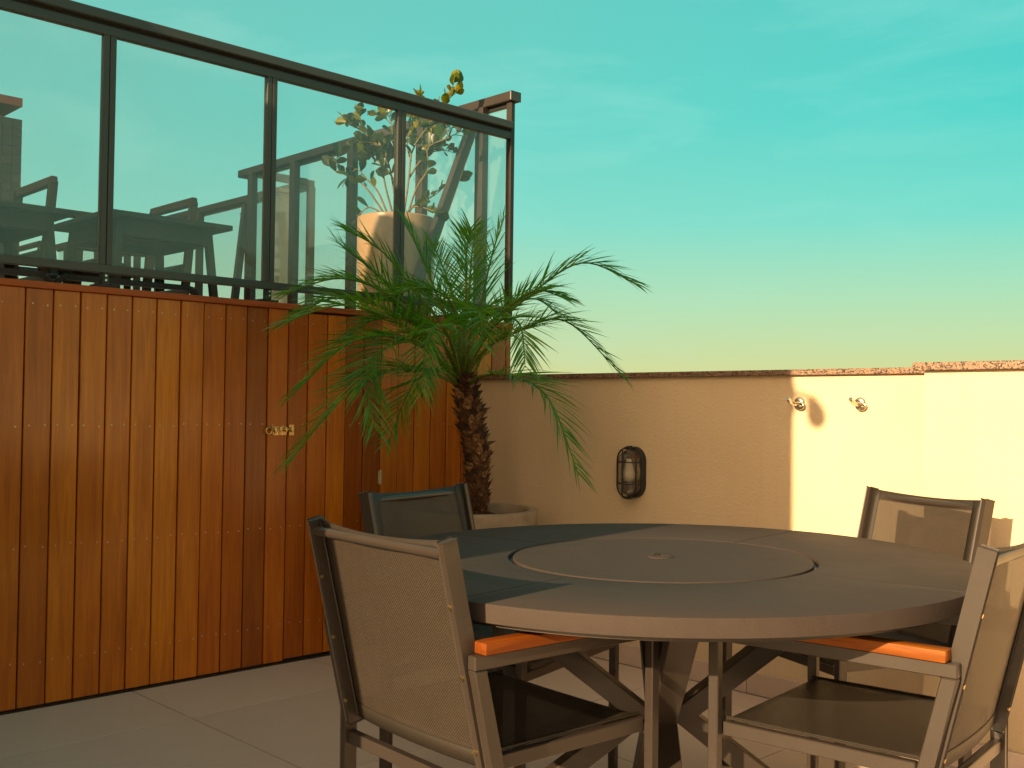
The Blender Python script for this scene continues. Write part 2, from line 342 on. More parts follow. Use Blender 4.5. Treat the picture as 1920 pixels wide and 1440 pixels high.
M_POT2 = simple('glazed_beige_pot', (0.26, 0.175, 0.105), (0.36, 0.245, 0.15), 4, 0.28, 0.05, 0.005, 0.5)
M_SOIL = simple('potting_soil', (0.02, 0.010, 0.006), (0.09, 0.045, 0.028), 60, 0.95, 1.0, 0.03)
M_TRUNK = simple('palm_trunk_fibre', (0.045, 0.018, 0.008), (0.14, 0.065, 0.028), 45, 0.95, 0.9, 0.02)
M_BULB = simple('frosted_bulb', (0.72, 0.62, 0.48), (0.80, 0.70, 0.55), 8, 0.35, 0.0)
M_DARKT = simple('table_underside', (0.018, 0.02, 0.018), (0.03, 0.032, 0.028), 20, 0.7, 0.1)
M_BEIGE = simple('beige_column_render', (0.50, 0.36, 0.24), (0.58, 0.43, 0.29), 30, 0.85, 0.3)
M_ROOM = simple('rendered_house_wall', (0.55, 0.42, 0.29), (0.62, 0.48, 0.34), 6, 0.85, 0.2)
M_DECK = simple('deck_slab', (0.20, 0.15, 0.11), (0.28, 0.21, 0.16), 8, 0.8, 0.2)
M_GROUND = simple('far_town_ground', (0.10, 0.10, 0.06), (0.22, 0.17, 0.11), 0.02, 0.95, 0.0)

def stub_mat():
    m_, t, b, o = mat('cut_leaf_base'); rnd = obj_rand(t); n = noise(t, coords(t), 60, 4, 0.6)
    a = ramp(t, [(0.0, (0.05, 0.020, 0.009)), (0.5, (0.13, 0.058, 0.024)), (0.85, (0.26, 0.13, 0.055)), (1.0, (0.44, 0.25, 0.12))], rnd)
    k = ramp(t, [(0.3, (0.45, 0.42, 0.4)), (0.7, (1.2, 1.15, 1.1))], n)
    L(t, mixc(t, 1.0, a.outputs[0], k.outputs[0], 'MULTIPLY'), b.inputs['Base Color']); b.inputs['Roughness'].default_value = 0.85; bump(t, b, n, 0.8, 0.006); return m_
M_STUB = stub_mat()
def leaf(name, stops, rough=0.42, trans=0.35, per='rand'):
    m_, t, b, o = mat(name)
    fac = obj_rand(t) if per == 'rand' else noise(t, coords(t), 7, 3, 0.6)
    cr = ramp(t, stops, fac); n = noise(t, coords(t), 90, 3, 0.6)
    k = ramp(t, [(0.3, (0.75, 0.78, 0.75)), (0.7, (1.2, 1.15, 1.1))], n)
    cc = mixc(t, 1.0, cr.outputs[0], k.outputs[0], 'MULTIPLY')
    L(t, cc, b.inputs['Base Color']); b.inputs['Roughness'].default_value = rough
    tl = N(t, 'ShaderNodeBsdfTranslucent'); L(t, mixc(t, 1.0, cc, (1.5, 1.7, 0.5), 'MULTIPLY'), tl.inputs[0])
    mx = N(t, 'ShaderNodeMixShader'); mx.inputs[0].default_value = trans; L(t, b.outputs[0], mx.inputs[1]); L(t, tl.outputs[0], mx.inputs[2]); L(t, mx.outputs[0], o.inputs[0])
    return m_
M_PALM = leaf('palm_leaflets', [(0.0, (0.034, 0.120, 0.008)), (0.5, (0.070, 0.215, 0.014)), (0.62, (0.13, 0.26, 0.016)), (0.75, (0.26, 0.24, 0.03))], 0.42, 0.36, 'n')
M_RACH = leaf('palm_rachis', [(0.0, (0.10, 0.16, 0.02)), (1.0, (0.16, 0.20, 0.03))], 0.45, 0.1, 'n')
M_CLU = leaf('waxy_leaf', [(0.0, (0.009, 0.024, 0.007)), (0.65, (0.018, 0.040, 0.009)), (0.92, (0.038, 0.065, 0.009)), (1.0, (0.09, 0.11, 0.012))], 0.33, 0.22)
M_CLUY = leaf('sunlit_young_leaf', [(0.0, (0.07, 0.10, 0.008)), (0.5, (0.15, 0.15, 0.009)), (1.0, (0.28, 0.23, 0.012))], 0.33, 0.3)
M_TWIG = simple('plant_stem', (0.10, 0.075, 0.03), (0.20, 0.15, 0.06), 40, 0.7, 0.3)
def tower_mat():
    m_, t, b, o = mat('brown_mosaic_tile'); rnd = obj_rand(t); n = noise(t, coords(t), 3, 3)
    r_ = ramp(t, [(0.0, (0.032, 0.023, 0.018)), (1.0, (0.060, 0.043, 0.034))], math_n(t, 'ADD', math_n(t, 'MULTIPLY', rnd, 0.7), math_n(t, 'MULTIPLY', n, 0.3)))
    L(t, r_.outputs[0], b.inputs['Base Color']); b.inputs['Roughness'].default_value = 0.4; return m_
M_TOWER = tower_mat()
M_TJOINT = simple('tower_grout', (0.12, 0.10, 0.08), (0.16, 0.13, 0.10), 5, 0.9, 0.0)
M_REDBR = simple('red_brown_soffit', (0.15, 0.05, 0.035), (0.18, 0.07, 0.045), 5, 0.8, 0.0)
# ------------------------------------------------------------------ setting: far ground, slabs, terrace floor
g = MB(); n_ = 40
for i in range(n_):
    pass
g.box((-3000, -3000, -31), (3000, 3000, -30)); tag(g.build('ground', M_GROUND), kind='structure')
b = MB(); b.box((0.0, -9.2, -0.30), (9.2, 0.0, -0.012)); b.box((-7.5, -9.2, -0.30), (-0.06, 0.17, -0.012))
floor = tag(b.build('terrace_floor', M_GROUT), kind='structure')
TX, TY, TS = 0.475, -1.78, 0.80
tp = None
for i in range(-1, 11):
    for j in range(-9, 3):
        x0, x1 = TX + i * TS, TX + (i + 1) * TS; y0, y1 = TY + j * TS, TY + (j + 1) * TS
        x0, x1, y0, y1 = max(x0, 0.004), min(x1, 9.0), max(y0, -9.0), min(y1, -0.012)
        if x1 - x0 < 0.05 or y1 - y0 < 0.05: continue
        full = abs(x1 - x0 - TS) < 1e-3 and abs(y1 - y0 - TS) < 1e-3
        dz = random.uniform(-0.0006, 0.0006)
        if full and tp:
            share(tp, floor, (x0, y0, dz))
        else:
            w, h_ = x1 - x0 - 0.003, y1 - y0 - 0.003
            q = MB(); q.box((0.0015, 0.0015, -0.011), (w, h_, 0.0), 0.0010)
            o = q.build('floor_tile', M_TILE, floor, loc=(x0, y0, dz))
            if full: tp = o

# ------------------------------------------------------------------ hardwood clad wall under the upper deck
WT = 1.520
wall = thing('wooden_wall', 'glossy orange-brown wall of vertical hardwood planks carrying the glass balustrade', 'wall', (0, 0, 0))
MB().box((-0.060, -3.80, 0.0), (-0.026, 0.205, WT)).build('backing_board', M_BLACK, wall)
pl0 = MB(); pl0.box((-0.022, 0.0022, 0.0), (0.0, 0.0978, 1.0), 0.0022, 1); PL = None
door = bpy.data.objects.new('door', None); col.objects.link(door); door.parent = wall; door.location = (0, -0.61, 0)
def plank(y0, z0, z1, dx=0.0, parent=wall, w=0.1, off=(0, 0, 0)):
    q = MB(); q.box((-0.022, 0.0026, 0), (0.0, w - 0.0026, z1 - z0), 0.002, 1)
    o = q.build('plank', M_WOOD, parent, loc=(dx - off[0], y0 - off[1], z0 - off[2]))
    o.rotation_euler = (0, random.uniform(-0.0012, 0.0012), random.uniform(-0.010, 0.010)); return o
nails = MB()
def nail(y, z, x=0.0):
    x += 0.0006
    nails.tube([(x - 0.002, y, z), (x + 0.0012, y, z)], 0.0034, 7)
k = 0; y = -3.81
while y < 0.19:
    indoor = -1.115 < y < -0.615
    dx = random.uniform(-0.0012, 0.0016)
    if indoor:
        plank(y, 0.018, 1.511, dx + 0.001, door, off=(0, -0.61, 0))
    else:
        w = 0.1 if y < 0.05 or y > 0.15 else 0.1
        plank(y, 0.012, WT - 0.001, dx)
    for z in (1.462, 1.023, 0.585, 0.168):
        for yy in (y + 0.022 + random.uniform(-0.004, 0.004), y + 0.078 + random.uniform(-0.004, 0.004)):
            nail(yy, z + random.uniform(-0.005, 0.005), dx)
    y += 0.1
nails.build('nail_heads', M_NAIL, wall)['kind'] = 'stuff'
MB().box((-0.022, 0.0026 + 0.19, 0.012), (-0.0005, 0.2250, WT - 0.001), 0.002).build('corner_board', M_WOOD, wall)
MB().box((-0.30, 0.1995, 0.9), (-0.024, 0.2240, WT - 0.001), 0.002).build('return_board', M_WOOD, wall)
MB().box((-0.115, -3.80, WT), (0.010, 0.232, WT + 0.026), 0.003).build('cap_board', M_WOODY, wall)
# hinge and latch of the flush door
h_ = MB(); h_.tube([(0.004, 0.0, 0.745), (0.004, 0.0, 0.815)], 0.0042, 10); h_.box((0.0018, -0.012, 0.75), (0.0032, 0.012, 0.81)); h_.build('hinge', M_STEEL, door, 40)
h_ = MB(); h_.tube([(0.004, 0.0, 0.205), (0.004, 0.0, 0.275)], 0.0042, 10); h_.box((0.0018, -0.012, 0.21), (0.0032, 0.012, 0.27)); h_.build('hinge', M_STEEL, door, 40)
q = MB(); q.box((0.0025, -1.185, 0.978), (0.005, -1.115, 1.016), 0.001)
q.tube([(0.011, -1.195, 1.003), (0.011, -1.092, 1.003)], 0.0055, 10); q.tube([(0.011, -1.165, 1.003), (0.020, -1.165, 0.996), (0.026, -1.165, 0.985)], 0.0035, 8)
for yy in (-1.176, -1.150, -1.124): q.box((0.005, yy - 0.005, 0.993), (0.018, yy + 0.005, 1.013), 0.0015)
q.tube([(0.010, -1.206 + 0.014 * math.cos(a), 0.998 + 0.014 * math.sin(a)) for a in [i * math.pi / 8 for i in range(17)]], 0.0032, 7)
q.box((0.0035, -1.104, 0.976), (0.006, -1.078, 1.024), 0.001); q.box((0.006, -1.100, 0.992), (0.019, -1.086, 1.014), 0.002)
for yy, zz in ((-1.180, 0.984), (-1.120, 0.984), (-1.091, 0.981), (-1.091, 1.019)): q.tube([(0.004, yy, zz), (0.0075, yy, zz)], 0.0032, 8)
q.build('latch', M_BRASS, wall, 40)

# ------------------------------------------------------------------ stuccoed parapet wall with granite coping
HC = 1.247
par = thing('parapet_wall', 'long cream stucco parapet wall behind the table, half in shadow, with granite coping', 'wall', (0, 0, 0))
b = MB(); b.box((0.001, 0.0, -0.3), (2.60, 0.19, HC)); b.build('stucco_wall', M_STUCCO, par)
x = -0.004; i = 0
cx = [0.0012, 1.235, 2.62]
for a, c in zip(cx, cx[1:]):
    MB().box((a, -0.020, HC), (c - 0.003, 0.2, HC + 0.022), 0.002).build('coping_slab', M_GRANITE, par)
sx = [0.002, 0.8, 1.6, 2.30]
for a, c in zip(sx, sx[1:]):
    MB().box((a, -0.011, 0.0), (c - 0.003, -0.0005, 0.088), 0.0015).build('skirting_tile', M_SKIRT, par)
PY = -0.25
pier = thing('parapet_wall', 'brighter sunlit stretch of cream wall at the right edge, its granite coping set forward', 'wall', (0, 0, 0))
b = MB(); b.box((2.422, PY, -0.3), (9.2, -0.0005, HC - 0.001)); b.build('stucco_wall', M_STUCCO, pier)
cx = [2.392, 3.55, 4.75, 5.95, 7.15, 9.2]
for a, c in zip(cx, cx[1:]):
    MB().box((a, PY - 0.024, HC), (c - 0.003, -0.024, HC + 0.026), 0.002).build('coping_slab', M_GRANITE, pier)
sx = [2.432, 3.232, 4.032, 4.832, 5.632, 7.0, 9.0]
for a, c in zip(sx, sx[1:]):
    MB().box((a, PY - 0.011, 0.0), (c - 0.003, PY - 0.0005, 0.088), 0.0015).build('skirting_tile', M_SKIRT, pier)
# parapets that close the terrace behind and beside the camera
b = thing('parapet_wall', 'cream parapet wall closing the terrace on its open side, out of the picture', 'wall', (9.0, 0, 0))
MB().box((0, -9.0, -0.3), (0.2, PY - 0.03, 1.0)).build('stucco_wall', M_STUCCO, b)
MB().box((-0.02, -9.0, 1.0), (0.22, PY - 0.03, 1.025), 0.002).build('coping_slab', M_GRANITE, b)
b = thing('parapet_wall', 'low cream parapet wall behind the camera, out of the picture', 'wall', (0, -9.0, 0))
MB().box((2.3, -0.2, -0.3), (9.2, -0.01, 0.9)).build('stucco_wall', M_STUCCO, b)
MB().box((2.3, -0.22, 0.9), (9.22, 0.01, 0.925), 0.002).build('coping_slab', M_GRANITE, b)
# the house that throws the big shadow, behind the camera on the left
house = thing('house', 'rendered house wall behind the camera whose edge shades the left of the terrace', 'house', (0, 0, 0))
HX = 1.794 + math.tan(SUN_AZ) * 3.8
MB().box((0.012, -7.5, -0.3), (HX, -3.8, 3.25), 0.004).build('wall', M_ROOM, house)
MB().box((-0.02, -7.55, 3.25), (HX + 0.02, -3.78, 3.29), 0.004).build('coping', M_GRANITE, house)
MB().box((-7.5, -7.5, 1.3), (-0.75, -4.2, 4.6), 0.004).build('added_shade_block', M_ROOM, house)  # unseen taller block, added to keep the upper-deck furniture in shade
wl = thing('wall_lamp', 'outdoor arm lamp on the corner of the house behind the camera, casting the drop-shaped shadow', 'lamp', (HX, -3.83, 2.50))
q = MB(); q.box((0, -0.03, -0.05), (0.008, 0.03, 0.05), 0.002); q.tube([(0.005, 0, 0.02), (0.03, 0, 0.022), (0.055, 0, 0.016), (0.075, 0, 0.0)], 0.010, 8); q.build('arm', M_BLACK, wl, 40)
q = MB(); pr = [(0.0, 0.02), (0.016, 0.012), (0.024, -0.005), (0.036, -0.04), (0.040, -0.065), (0.034, -0.09), (0.018, -0.106), (0.0, -0.11)]
q.lathe(pr, (0, 0, 0), 20); sh = q.build('lamp_shade', M_BLACK, wl, 60, loc=(0.078, 0, 0.0)); sh.rotation_euler = (0, R(-20), 0)

# ------------------------------------------------------------------ upper deck
DZ = 1.50
b = MB(); b.box((-7.5, -9.2, 1.25), (-0.118, 0.17, DZ)); b.box((-7.5, 0.17, 1.25), (-2.62, 0.66, DZ)); tag(b.build('upper_deck', M_DECK), kind='structure')
fac = thing('facade_wall', 'outer building wall under the upper deck railing, hidden behind the planks', 'wall', (0, 0, 0))
b = MB(); b.box((-2.62, 0.17, -0.3), (-0.302, 0.224, DZ)); b.box((-7.5, 0.66, -0.3), (-2.62, 0.76, DZ)); b.box((-2.62, 0.225, -0.3), (-2.57, 0.76, DZ)); b.build('wall', M_ROOM, fac)

# front balustrade: handrail, frame, stiles, panes, feet
fb = thing('glass_balustrade', 'long dark glass balustrade standing on the wooden wall, nearest the viewer', 'railing', (0, 0, 0))
MB().box((-0.045, -4.00, 2.555), (0.022, 0.205, 2.594), 0.004).build('handrail', M_RAIL, fb)
MB().box((-0.030, -4.00, 2.507), (0.000, 0.2045, 2.5435), 0.002).build('top_frame', M_RAIL, fb)
MB().box((-0.020, -4.00, 2.5435), (-0.010, 0.2045, 2.555)).build('joint_strip', M_BLACK, fb)
MB().box((-0.032, -4.00, 1.600), (0.002, 0.2045, 1.632), 0.002).build('bottom_frame', M_RAIL, fb)
ms = [-4.0, -3.33, -2.625, -1.918, -1.211, -0.509, 0.205]
st = None
for yv in ms[1:-1]:
    for s_ in (-1, 1):
        q = MB(); q.box((-0.029, yv + (0.0015 if s_ > 0 else -0.0245), 1.632), (-0.0005, yv + (0.0245 if s_ > 0 else -0.0015), 2.507), 0.0015); q.build('stile', M_RAIL, fb)
    q = MB(); q.box((-0.030, yv - 0.013, 1.547), (0.0, yv + 0.013, 1.5995), 0.002); q.box((-0.045, yv - 0.045, 1.546), (0.006, yv + 0.045, 1.556), 0.003); ft = q.build('foot_bracket', M_BLACK, fb)
    for zz in (1.573, 1.590):
        q = MB(); q.tube([(0.0, yv, zz), (0.004, yv, zz)], 0.0048, 8)
        q.build('bolt', M_STEEL, ft)
for a, c in zip(ms, ms[1:]):
    MB().box((-0.018, a + 0.022, 1.630), (-0.011, c - 0.022, 2.510)).build('pane', M_GLASS, fb)

def outer_rail(label, x0, x1, Y, ztop, posts, braced, rake=0.49, zb=1.62):
    """railing along X at y=Y: deep handrail, posts with raking struts, glass"""
    t_ = thing('glass_balustrade', label, 'railing', (0, 0, 0))
    MB().box((x0, Y - 0.040, ztop - 0.052), (x1, Y + 0.030, ztop), 0.006, 2).build('handrail', M_RAILW, t_)
    MB().box((x0 + 0.08, Y - 0.012, ztop - 0.072), (x1 - 0.05, Y + 0.012, ztop - 0.0525)).build('glazing_channel', M_BLACK, t_)
    MB().box((x0 + 0.08, Y - 0.014, zb - 0.03), (x1 - 0.05, Y + 0.014, zb)).build('bottom_frame', M_RAILW, t_)
    for px in posts:
        po_ = MB(); po_.box((px - 0.030, Y - 0.058, DZ), (px + 0.030, Y - 0.013, ztop - 0.0525), 0.002); po_ = po_.build('post', M_RAILW, t_)
        if any(abs(px - bx) < 0.01 for bx in braced):
            q = MB(); q.beam((px - 0.012, Y - 0.062, ztop - 0.085), (px - 0.012, Y - 0.062 - rake, DZ), 0.036, 0.050, (0, 1, 0), 0.003); br_ = q.build('brace', M_RAILW, t_)
            for dy_, dz_ in ((-0.010, -0.02), (-0.004, 0.0), (-0.03, -0.075)):
                q = MB(); q.tube([(px - 0.031, Y - 0.07 + dy_, ztop - 0.085 + dz_), (px - 0.036, Y - 0.07 + dy_, ztop - 0.085 + dz_)], 0.005, 8)
                q.build('bolt', M_STEEL, br_)
    xs = [x0 + 0.09] + sorted(p_ for p_ in posts if x0 + 0.2 < p_ < x1 - 0.12) + [x1 - 0.06]
    for a, c in zip(xs, xs[1:]):
        MB().box((a + 0.008, Y - 0.004, zb), (c - 0.008, Y + 0.004, ztop - 0.0725)).build('pane', M_GLASS, t_)
    return t_
o1 = outer_rail('brown outer balustrade behind the potted plant, ending in the corner post at the sky', -2.76, 0.012, 0.23, 2.757, [-2.56, -2.029, -1.385, -0.715, -0.213], [-0.213])
q = MB(); q.box((-0.040, 0.208, 1.546), (-0.002, 0.236, 2.704), 0.002); q.build('corner_post', M_RAILW, o1)
q = MB(); q.box((0.012, 0.188, 2.705), (0.016, 0.262, 2.757), 0.002); q.build('end_cap', M_RAIL, o1)
o2 = outer_rail('far outer balustrade with raking struts, seen low behind the upper tables', -7.4, -2.60, 0.70, 2.748, [-7.0, -6.2, -5.369, -4.944, -4.197, -3.40], [-3.40, -4.944], 0.13)
o3 = thing('glass_balustrade', 'short return of railing at the step between the two outer balustrades', 'railing', (0, 0, 0))
MB().box((-2.645, 0.262, 2.70), (-2.575, 0.655, 2.747), 0.005).build('handrail', M_RAILW, o3)
MB().box((-2.625, 0.675, DZ), (-2.585, 0.725, 2.696)).build('post', M_RAILW, o3)
MB().box((-2.614, 0.27, 1.60), (-2.606, 0.66, 2.70)).build('pane', M_GLASS, o3)
cp = thing('corner_column', 'pale beige square column at the step of the outer railing', 'column', (-2.66, 0.50, DZ))
MB().box((-0.055, -0.055, 0), (0.055, 0.055, 1.12), 0.004).build('shaft', M_BEIGE, cp)
MB().box((-0.08, -0.08, 1.12), (0.08, 0.08, 1.15), 0.004).build('cap', M_BEIGE, cp)

# tower far behind the glass, at the left edge of the picture
tw = thing('roof_tower', 'brown mosaic-tiled roof tower with overhanging slab, at the far left edge', 'tower', (-8.0, 0, 0))
MB().box((-2.5, -3.0, 0.0), (-0.012, 0.545 - 0.012, 4.16)).build('core', M_TJOINT, tw)
MB().box((-2.2, -2.6, 4.16), (-1.2, -0.9, 4.31)).build('neck', M_TJOINT, tw)
b = MB(); b.box((-2.6, -3.0, 4.305), (0.0, 0.545, 4.395)); b.build('roof_slab', M_REDBR, tw)
tt = None
for iz in range(24):
    for iy in range(8):
        y1_ = 0.545 - iy * 0.10; z1_ = 4.16 - iz * 0.10
        if tt is None:
            q = MB(); q.box((-0.012, -0.096, -0.096), (0.0, 0.0, 0.0)); tt = q.build('tile', M_TOWER, tw, loc=(0, y1_, z1_))
        else: share(tt, tw, (random.uniform(-0.001, 0.001), y1_, z1_))

# ------------------------------------------------------------------ upper deck furniture
def upper_table(label, cx_, cy_, sx_, sy_):
    t_ = thing('deck_table', label, 'table', (cx_, cy_, DZ), 0, 'square tables on the upper deck')
    MB().box((-sx_ / 2, -sy_ / 2, 0.712), (sx_ / 2, sy_ / 2, 0.745), 0.004).build('tabletop', M_DARKT, t_)
    q = MB(); i_ = 0.10
    for s_ in (-1, 1):
        q.box((-sx_ / 2 + i_, s_ * (sy_ / 2 - i_) - 0.012, 0.615), (sx_ / 2 - i_, s_ * (sy_ / 2 - i_) + 0.012, 0.7115))
        q.box((s_ * (sx_ / 2 - i_) - 0.012, -sy_ / 2 + i_ + 0.013, 0.615), (s_ * (sx_ / 2 - i_) + 0.012, sy_ / 2 - i_ - 0.013, 0.7115))
    q.build('apron', M_DARKT, t_)
    for a in (-1, 1):
        for c in (-1, 1):
            q = MB(); q.beam((a * (sx_ / 2 - 0.115), c * (sy_ / 2 - 0.115), 0.70), (a * (sx_ / 2 - 0.06), c * (sy_ / 2 - 0.06), 0), 0.045, 0.045, (0, 1, 0), 0.004); q.build('leg', M_DARKT, t_)
    return t_
upper_table('dark square table on the upper deck, near the middle glass panel', -2.13 - 0.45, -0.595, 0.90, 0.81)
upper_table('dark square table on the upper deck, cut by the left edge of the picture', -2.36 - 0.45, -1.52, 0.90, 0.84)
def deck_chair(label, loc, rz):
    t_ = thing('deck_armchair', label, 'chair', loc, rz, 'wooden armchairs on the upper deck')
    for s_ in (-1, 1):
        MB().beam((s_ * 0.30, -0.22, 0.0), (s_ * 0.30, -0.30, 0.99), 0.030, 0.045, (0, 1, 0), 0.004).build('back_post', M_DECKWOOD, t_)
        MB().beam((s_ * 0.30, 0.26, 0.0), (s_ * 0.30, 0.24, 0.66), 0.030, 0.045, (0, 1, 0), 0.004).build('leg', M_DECKWOOD, t_)
        MB().beam((s_ * 0.30, -0.24, 0.675), (s_ * 0.30, 0.28, 0.675), 0.055, 0.024, (0, 0, 1), 0.004).build('arm', M_DECKWOOD, t_)
    MB().beam((-0.32, -0.30, 0.995), (0.32, -0.30, 0.995), 0.045, 0.058, (0, 0, 1), 0.008).build('top_rail', M_DECKWOOD, t_)
    q = MB(); nseg = 8
    for i_ in range(nseg):
        a = i_ / nseg; c = (i_ + 1) / nseg
        q.beam((0, -0.26 + a * 0.54, 0.56 - 0.08 * math.sin(a * math.pi)), (0, -0.26 + c * 0.54, 0.56 - 0.08 * math.sin(c * math.pi)), 0.56, 0.014)
    q.build('seat_sling', M_DARKT, t_)
    MB().beam((-0.285, 0.24, 0.53), (0.285, 0.24, 0.53), 0.03, 0.05).build('seat_rail', M_DECKWOOD, t_)
    MB().beam((-0.285, -0.24, 0.53), (0.285, -0.24, 0.53), 0.03, 0.05).build('seat_rail', M_DECKWOOD, t_)
    return t_
deck_chair('wooden armchair tucked under the middle upper table, top rail above it', (-3.10, -0.42, DZ), R(180))
deck_chair('wooden armchair between the two upper tables with its posts against the sky', (-3.12, -1.36, DZ), R(180))
deck_chair('wooden armchair behind the middle upper table, mostly hidden by the tabletop', (-3.62, -0.62, DZ), R(-90))
deck_chair('wooden armchair behind the left upper table, mostly hidden by the tabletop', (-3.60, -1.66, DZ), R(-90))
# low dark frames right behind the glass
def bench(label, y0, y1):
    t_ = thing('bench_frame', label, 'bench', (-0.19, (y0 + y1) / 2, DZ), 0, 'low dark bench frames behind the glass')
    L_ = (y1 - y0) / 2; q = MB()
    pts = [(0, -L_ + 0.012, 0.0)] + [(0, -L_ + 0.012 + 0.035 * (1 - math.cos(a)), 0.058 + 0.035 * math.sin(a)) for a in (0, .5, 1.0, 1.57)]
    pts += [(0, L_ - 0.012 - 0.035 * (1 - math.cos(a)), 0.058 + 0.035 * math.sin(a)) for a in (1.57, 1.0, .5, 0)] + [(0, L_ - 0.012, 0)]
    for a, c in zip(pts, pts[1:]): q.beam(a, c, 0.022, 0.026, (1, 0, 0))
    q.build('frame', M_BLACK, t_)
    for s_ in (-1, 1): MB().box((-0.40, s_ * (L_ - 0.012) - 0.012, 0.082), (-0.016, s_ * (L_ - 0.012) + 0.012, 0.103), 0.003).build('side_rail', M_BLACK, t_)
    return t_
bench('low dark bench frame behind the glass at the left edge', -2.62, -2.045)
bench('low dark bench frame behind the glass, left of the first foot bracket', -2.04, -1.44)

# ------------------------------------------------------------------ round dining table
TC = (2.305, -1.462); TZ = 0.738; TR = 0.752; GR = 0.372
tb = thing('dining_table', 'large round dark grey table with a turntable centre and crossed splayed legs', 'table', (*TC, 0.0)); tb.rotation_euler = (math.atan(0.011), -math.atan(0.003), 0)
NS = 96
def sector(a0, a1, r0, r1, z0, z1, name, m_, bev=0.0015):
    q = MB(); n = max(6, int((a1 - a0) / (2 * math.pi) * NS)); A = [a0 + (a1 - a0) * i_ / n for i_ in range(n + 1)]
    ring = [[q.bm.verts.new((r_ * math.cos(a), r_ * math.sin(a), z_)) for a in A] for r_, z_ in ((r0, z0), (r1, z0), (r1, z1), (r0, z1))]
    for i_ in range(4):
        a, c = ring[i_], ring[(i_ + 1) % 4]
        for k_ in range(n): q.bm.faces.new((a[k_], a[k_ + 1], c[k_ + 1], c[k_]))
    q.bm.faces.new([r_[0] for r_ in ring]); q.bm.faces.new([r_[-1] for r_ in reversed(ring)])
    if bev:
        q.bm.edges.ensure_lookup_table()
        es = [e for e in q.bm.edges if all(abs(v.co.z - z1) < 1e-6 for v in e.verts) and len(e.link_faces) == 2 and abs(e.link_faces[0].normal.dot(e.link_faces[1].normal)) < 2]
        q.bm.normal_update()
        es = [e for e in es if e.calc_face_angle(0) > 0.6]
        bmesh.ops.bevel(q.bm, geom=es, offset=bev, segments=2, affect='EDGES', profile=0.5)
    return q.build(name, m_, tb, 35)
gap = 0.0026
sa = [R(-84.5), R(5.5), R(95.5), R(185.5), R(275.5)]
for a0, a1 in zip(sa, sa[1:]):
    sector(a0 + gap / TR, a1 - gap / TR, GR + 0.012, TR, TZ - 0.037, TZ, 'top_panel', M_TABLE)
sector(0, 2 * math.pi - 1e-4, TR - 0.060, TR - 0.030, TZ - 0.050, TZ - 0.0375, 'under_ring', M_METAL, 0)
q = MB(); q.lathe([(0.0, TZ - 0.030), (GR + 0.013, TZ - 0.030), (GR + 0.013, TZ - 0.013), (GR + 0.004, TZ - 0.013), (0.0, TZ - 0.013)][:2] + [(GR + 0.013, TZ - 0.0125), (0.0, TZ - 0.0125)], n=96); q.build('turntable_recess', M_BLACK, tb, 35)
q = MB(); q.lathe([(0.0, TZ - 0.011), (GR - 0.004, TZ - 0.011), (GR, TZ - 0.009), (GR, TZ - 0.0012), (GR - 0.0015, TZ + 0.0004), (0.0, TZ + 0.0004)], n=96); lz = q.build('turntable', M_TABLE, tb, 35)
q = MB(); q.lathe([(0.0, TZ + 0.0008), (0.014, TZ + 0.0008), (0.022, TZ + 0.004), (0.030, TZ + 0.0045), (0.034, TZ + 0.0006)], n=32); q.build('centre_cap', M_TABLE, lz, 60)
q = MB(); q.tube([(-0.024, 0.006, TZ + 0.005), (-0.022, 0.012, TZ + 0.009), (-0.014, 0.010, TZ + 0.006)], 0.0025, 6); q.build('pull_ring', M_METAL, lz, 60)
q = MB(); 
for a in (0, 90): q.beam((-0.62 * math.cos(R(a + 5.5)), -0.62 * math.sin(R(a + 5.5)), TZ - 0.052), (0.62 * math.cos(R(a + 5.5)), 0.62 * math.sin(R(a + 5.5)), TZ - 0.052), 0.04, 0.026)
q.build('under_beam', M_METAL, tb)
for k_ in range(4):
    a = R(-46 + 90 * k_); ca, sa_ = math.cos(a), math.sin(a)
    q = MB(); pv = lambda r_, z_: Vector((r_ * ca, r_ * sa_, z_)); tang = Vector((-sa_, ca, 0))
    # one flat bar bent at the waist: profile in the radial plane, extruded sideways
    W_ = 0.031; T_ = 0.050
    cen = [(0.50, TZ - 0.040), (0.062, 0.352), (0.50, 0.0)]
    sec = [((0.545, TZ - 0.040), (0.455, TZ - 0.040)), ((0.092, 0.352), (0.036, 0.368)), ((0.092, 0.350), (0.036, 0.334)), ((0.545, 0.0), (0.455, 0.0))]
    rg_ = [[q.bm.verts.new(pv(*o_) + tang * W_), q.bm.verts.new(pv(*o_) - tang * W_), q.bm.verts.new(pv(*n2_) - tang * W_), q.bm.verts.new(pv(*n2_) + tang * W_)] for o_, n2_ in sec]
    for a_, c_ in zip(rg_, rg_[1:]):
        for i_ in range(4): q.bm.faces.new((a_[i_], a_[(i_ + 1) % 4], c_[(i_ + 1) % 4], c_[i_]))
    q.bm.faces.new(rg_[0]); q.bm.faces.new(rg_[-1][::-1])
    bmesh.ops.bevel(q.bm, geom=[e for e in q.bm.edges if e.calc_length() > 0.2], offset=0.002, segments=1, affect='EDGES')
    q.build('leg', M_METAL, tb)
    MB().tube([pv(0.50, 0.0) , pv(0.50, 0.004)], 0.014, 10).build('foot_pad', M_BLACK, tb)
MB().box((-0.030, -0.030, 0.345), (0.030, 0.030, 0.359), 0.001).build('waist_plate', M_METAL, tb)

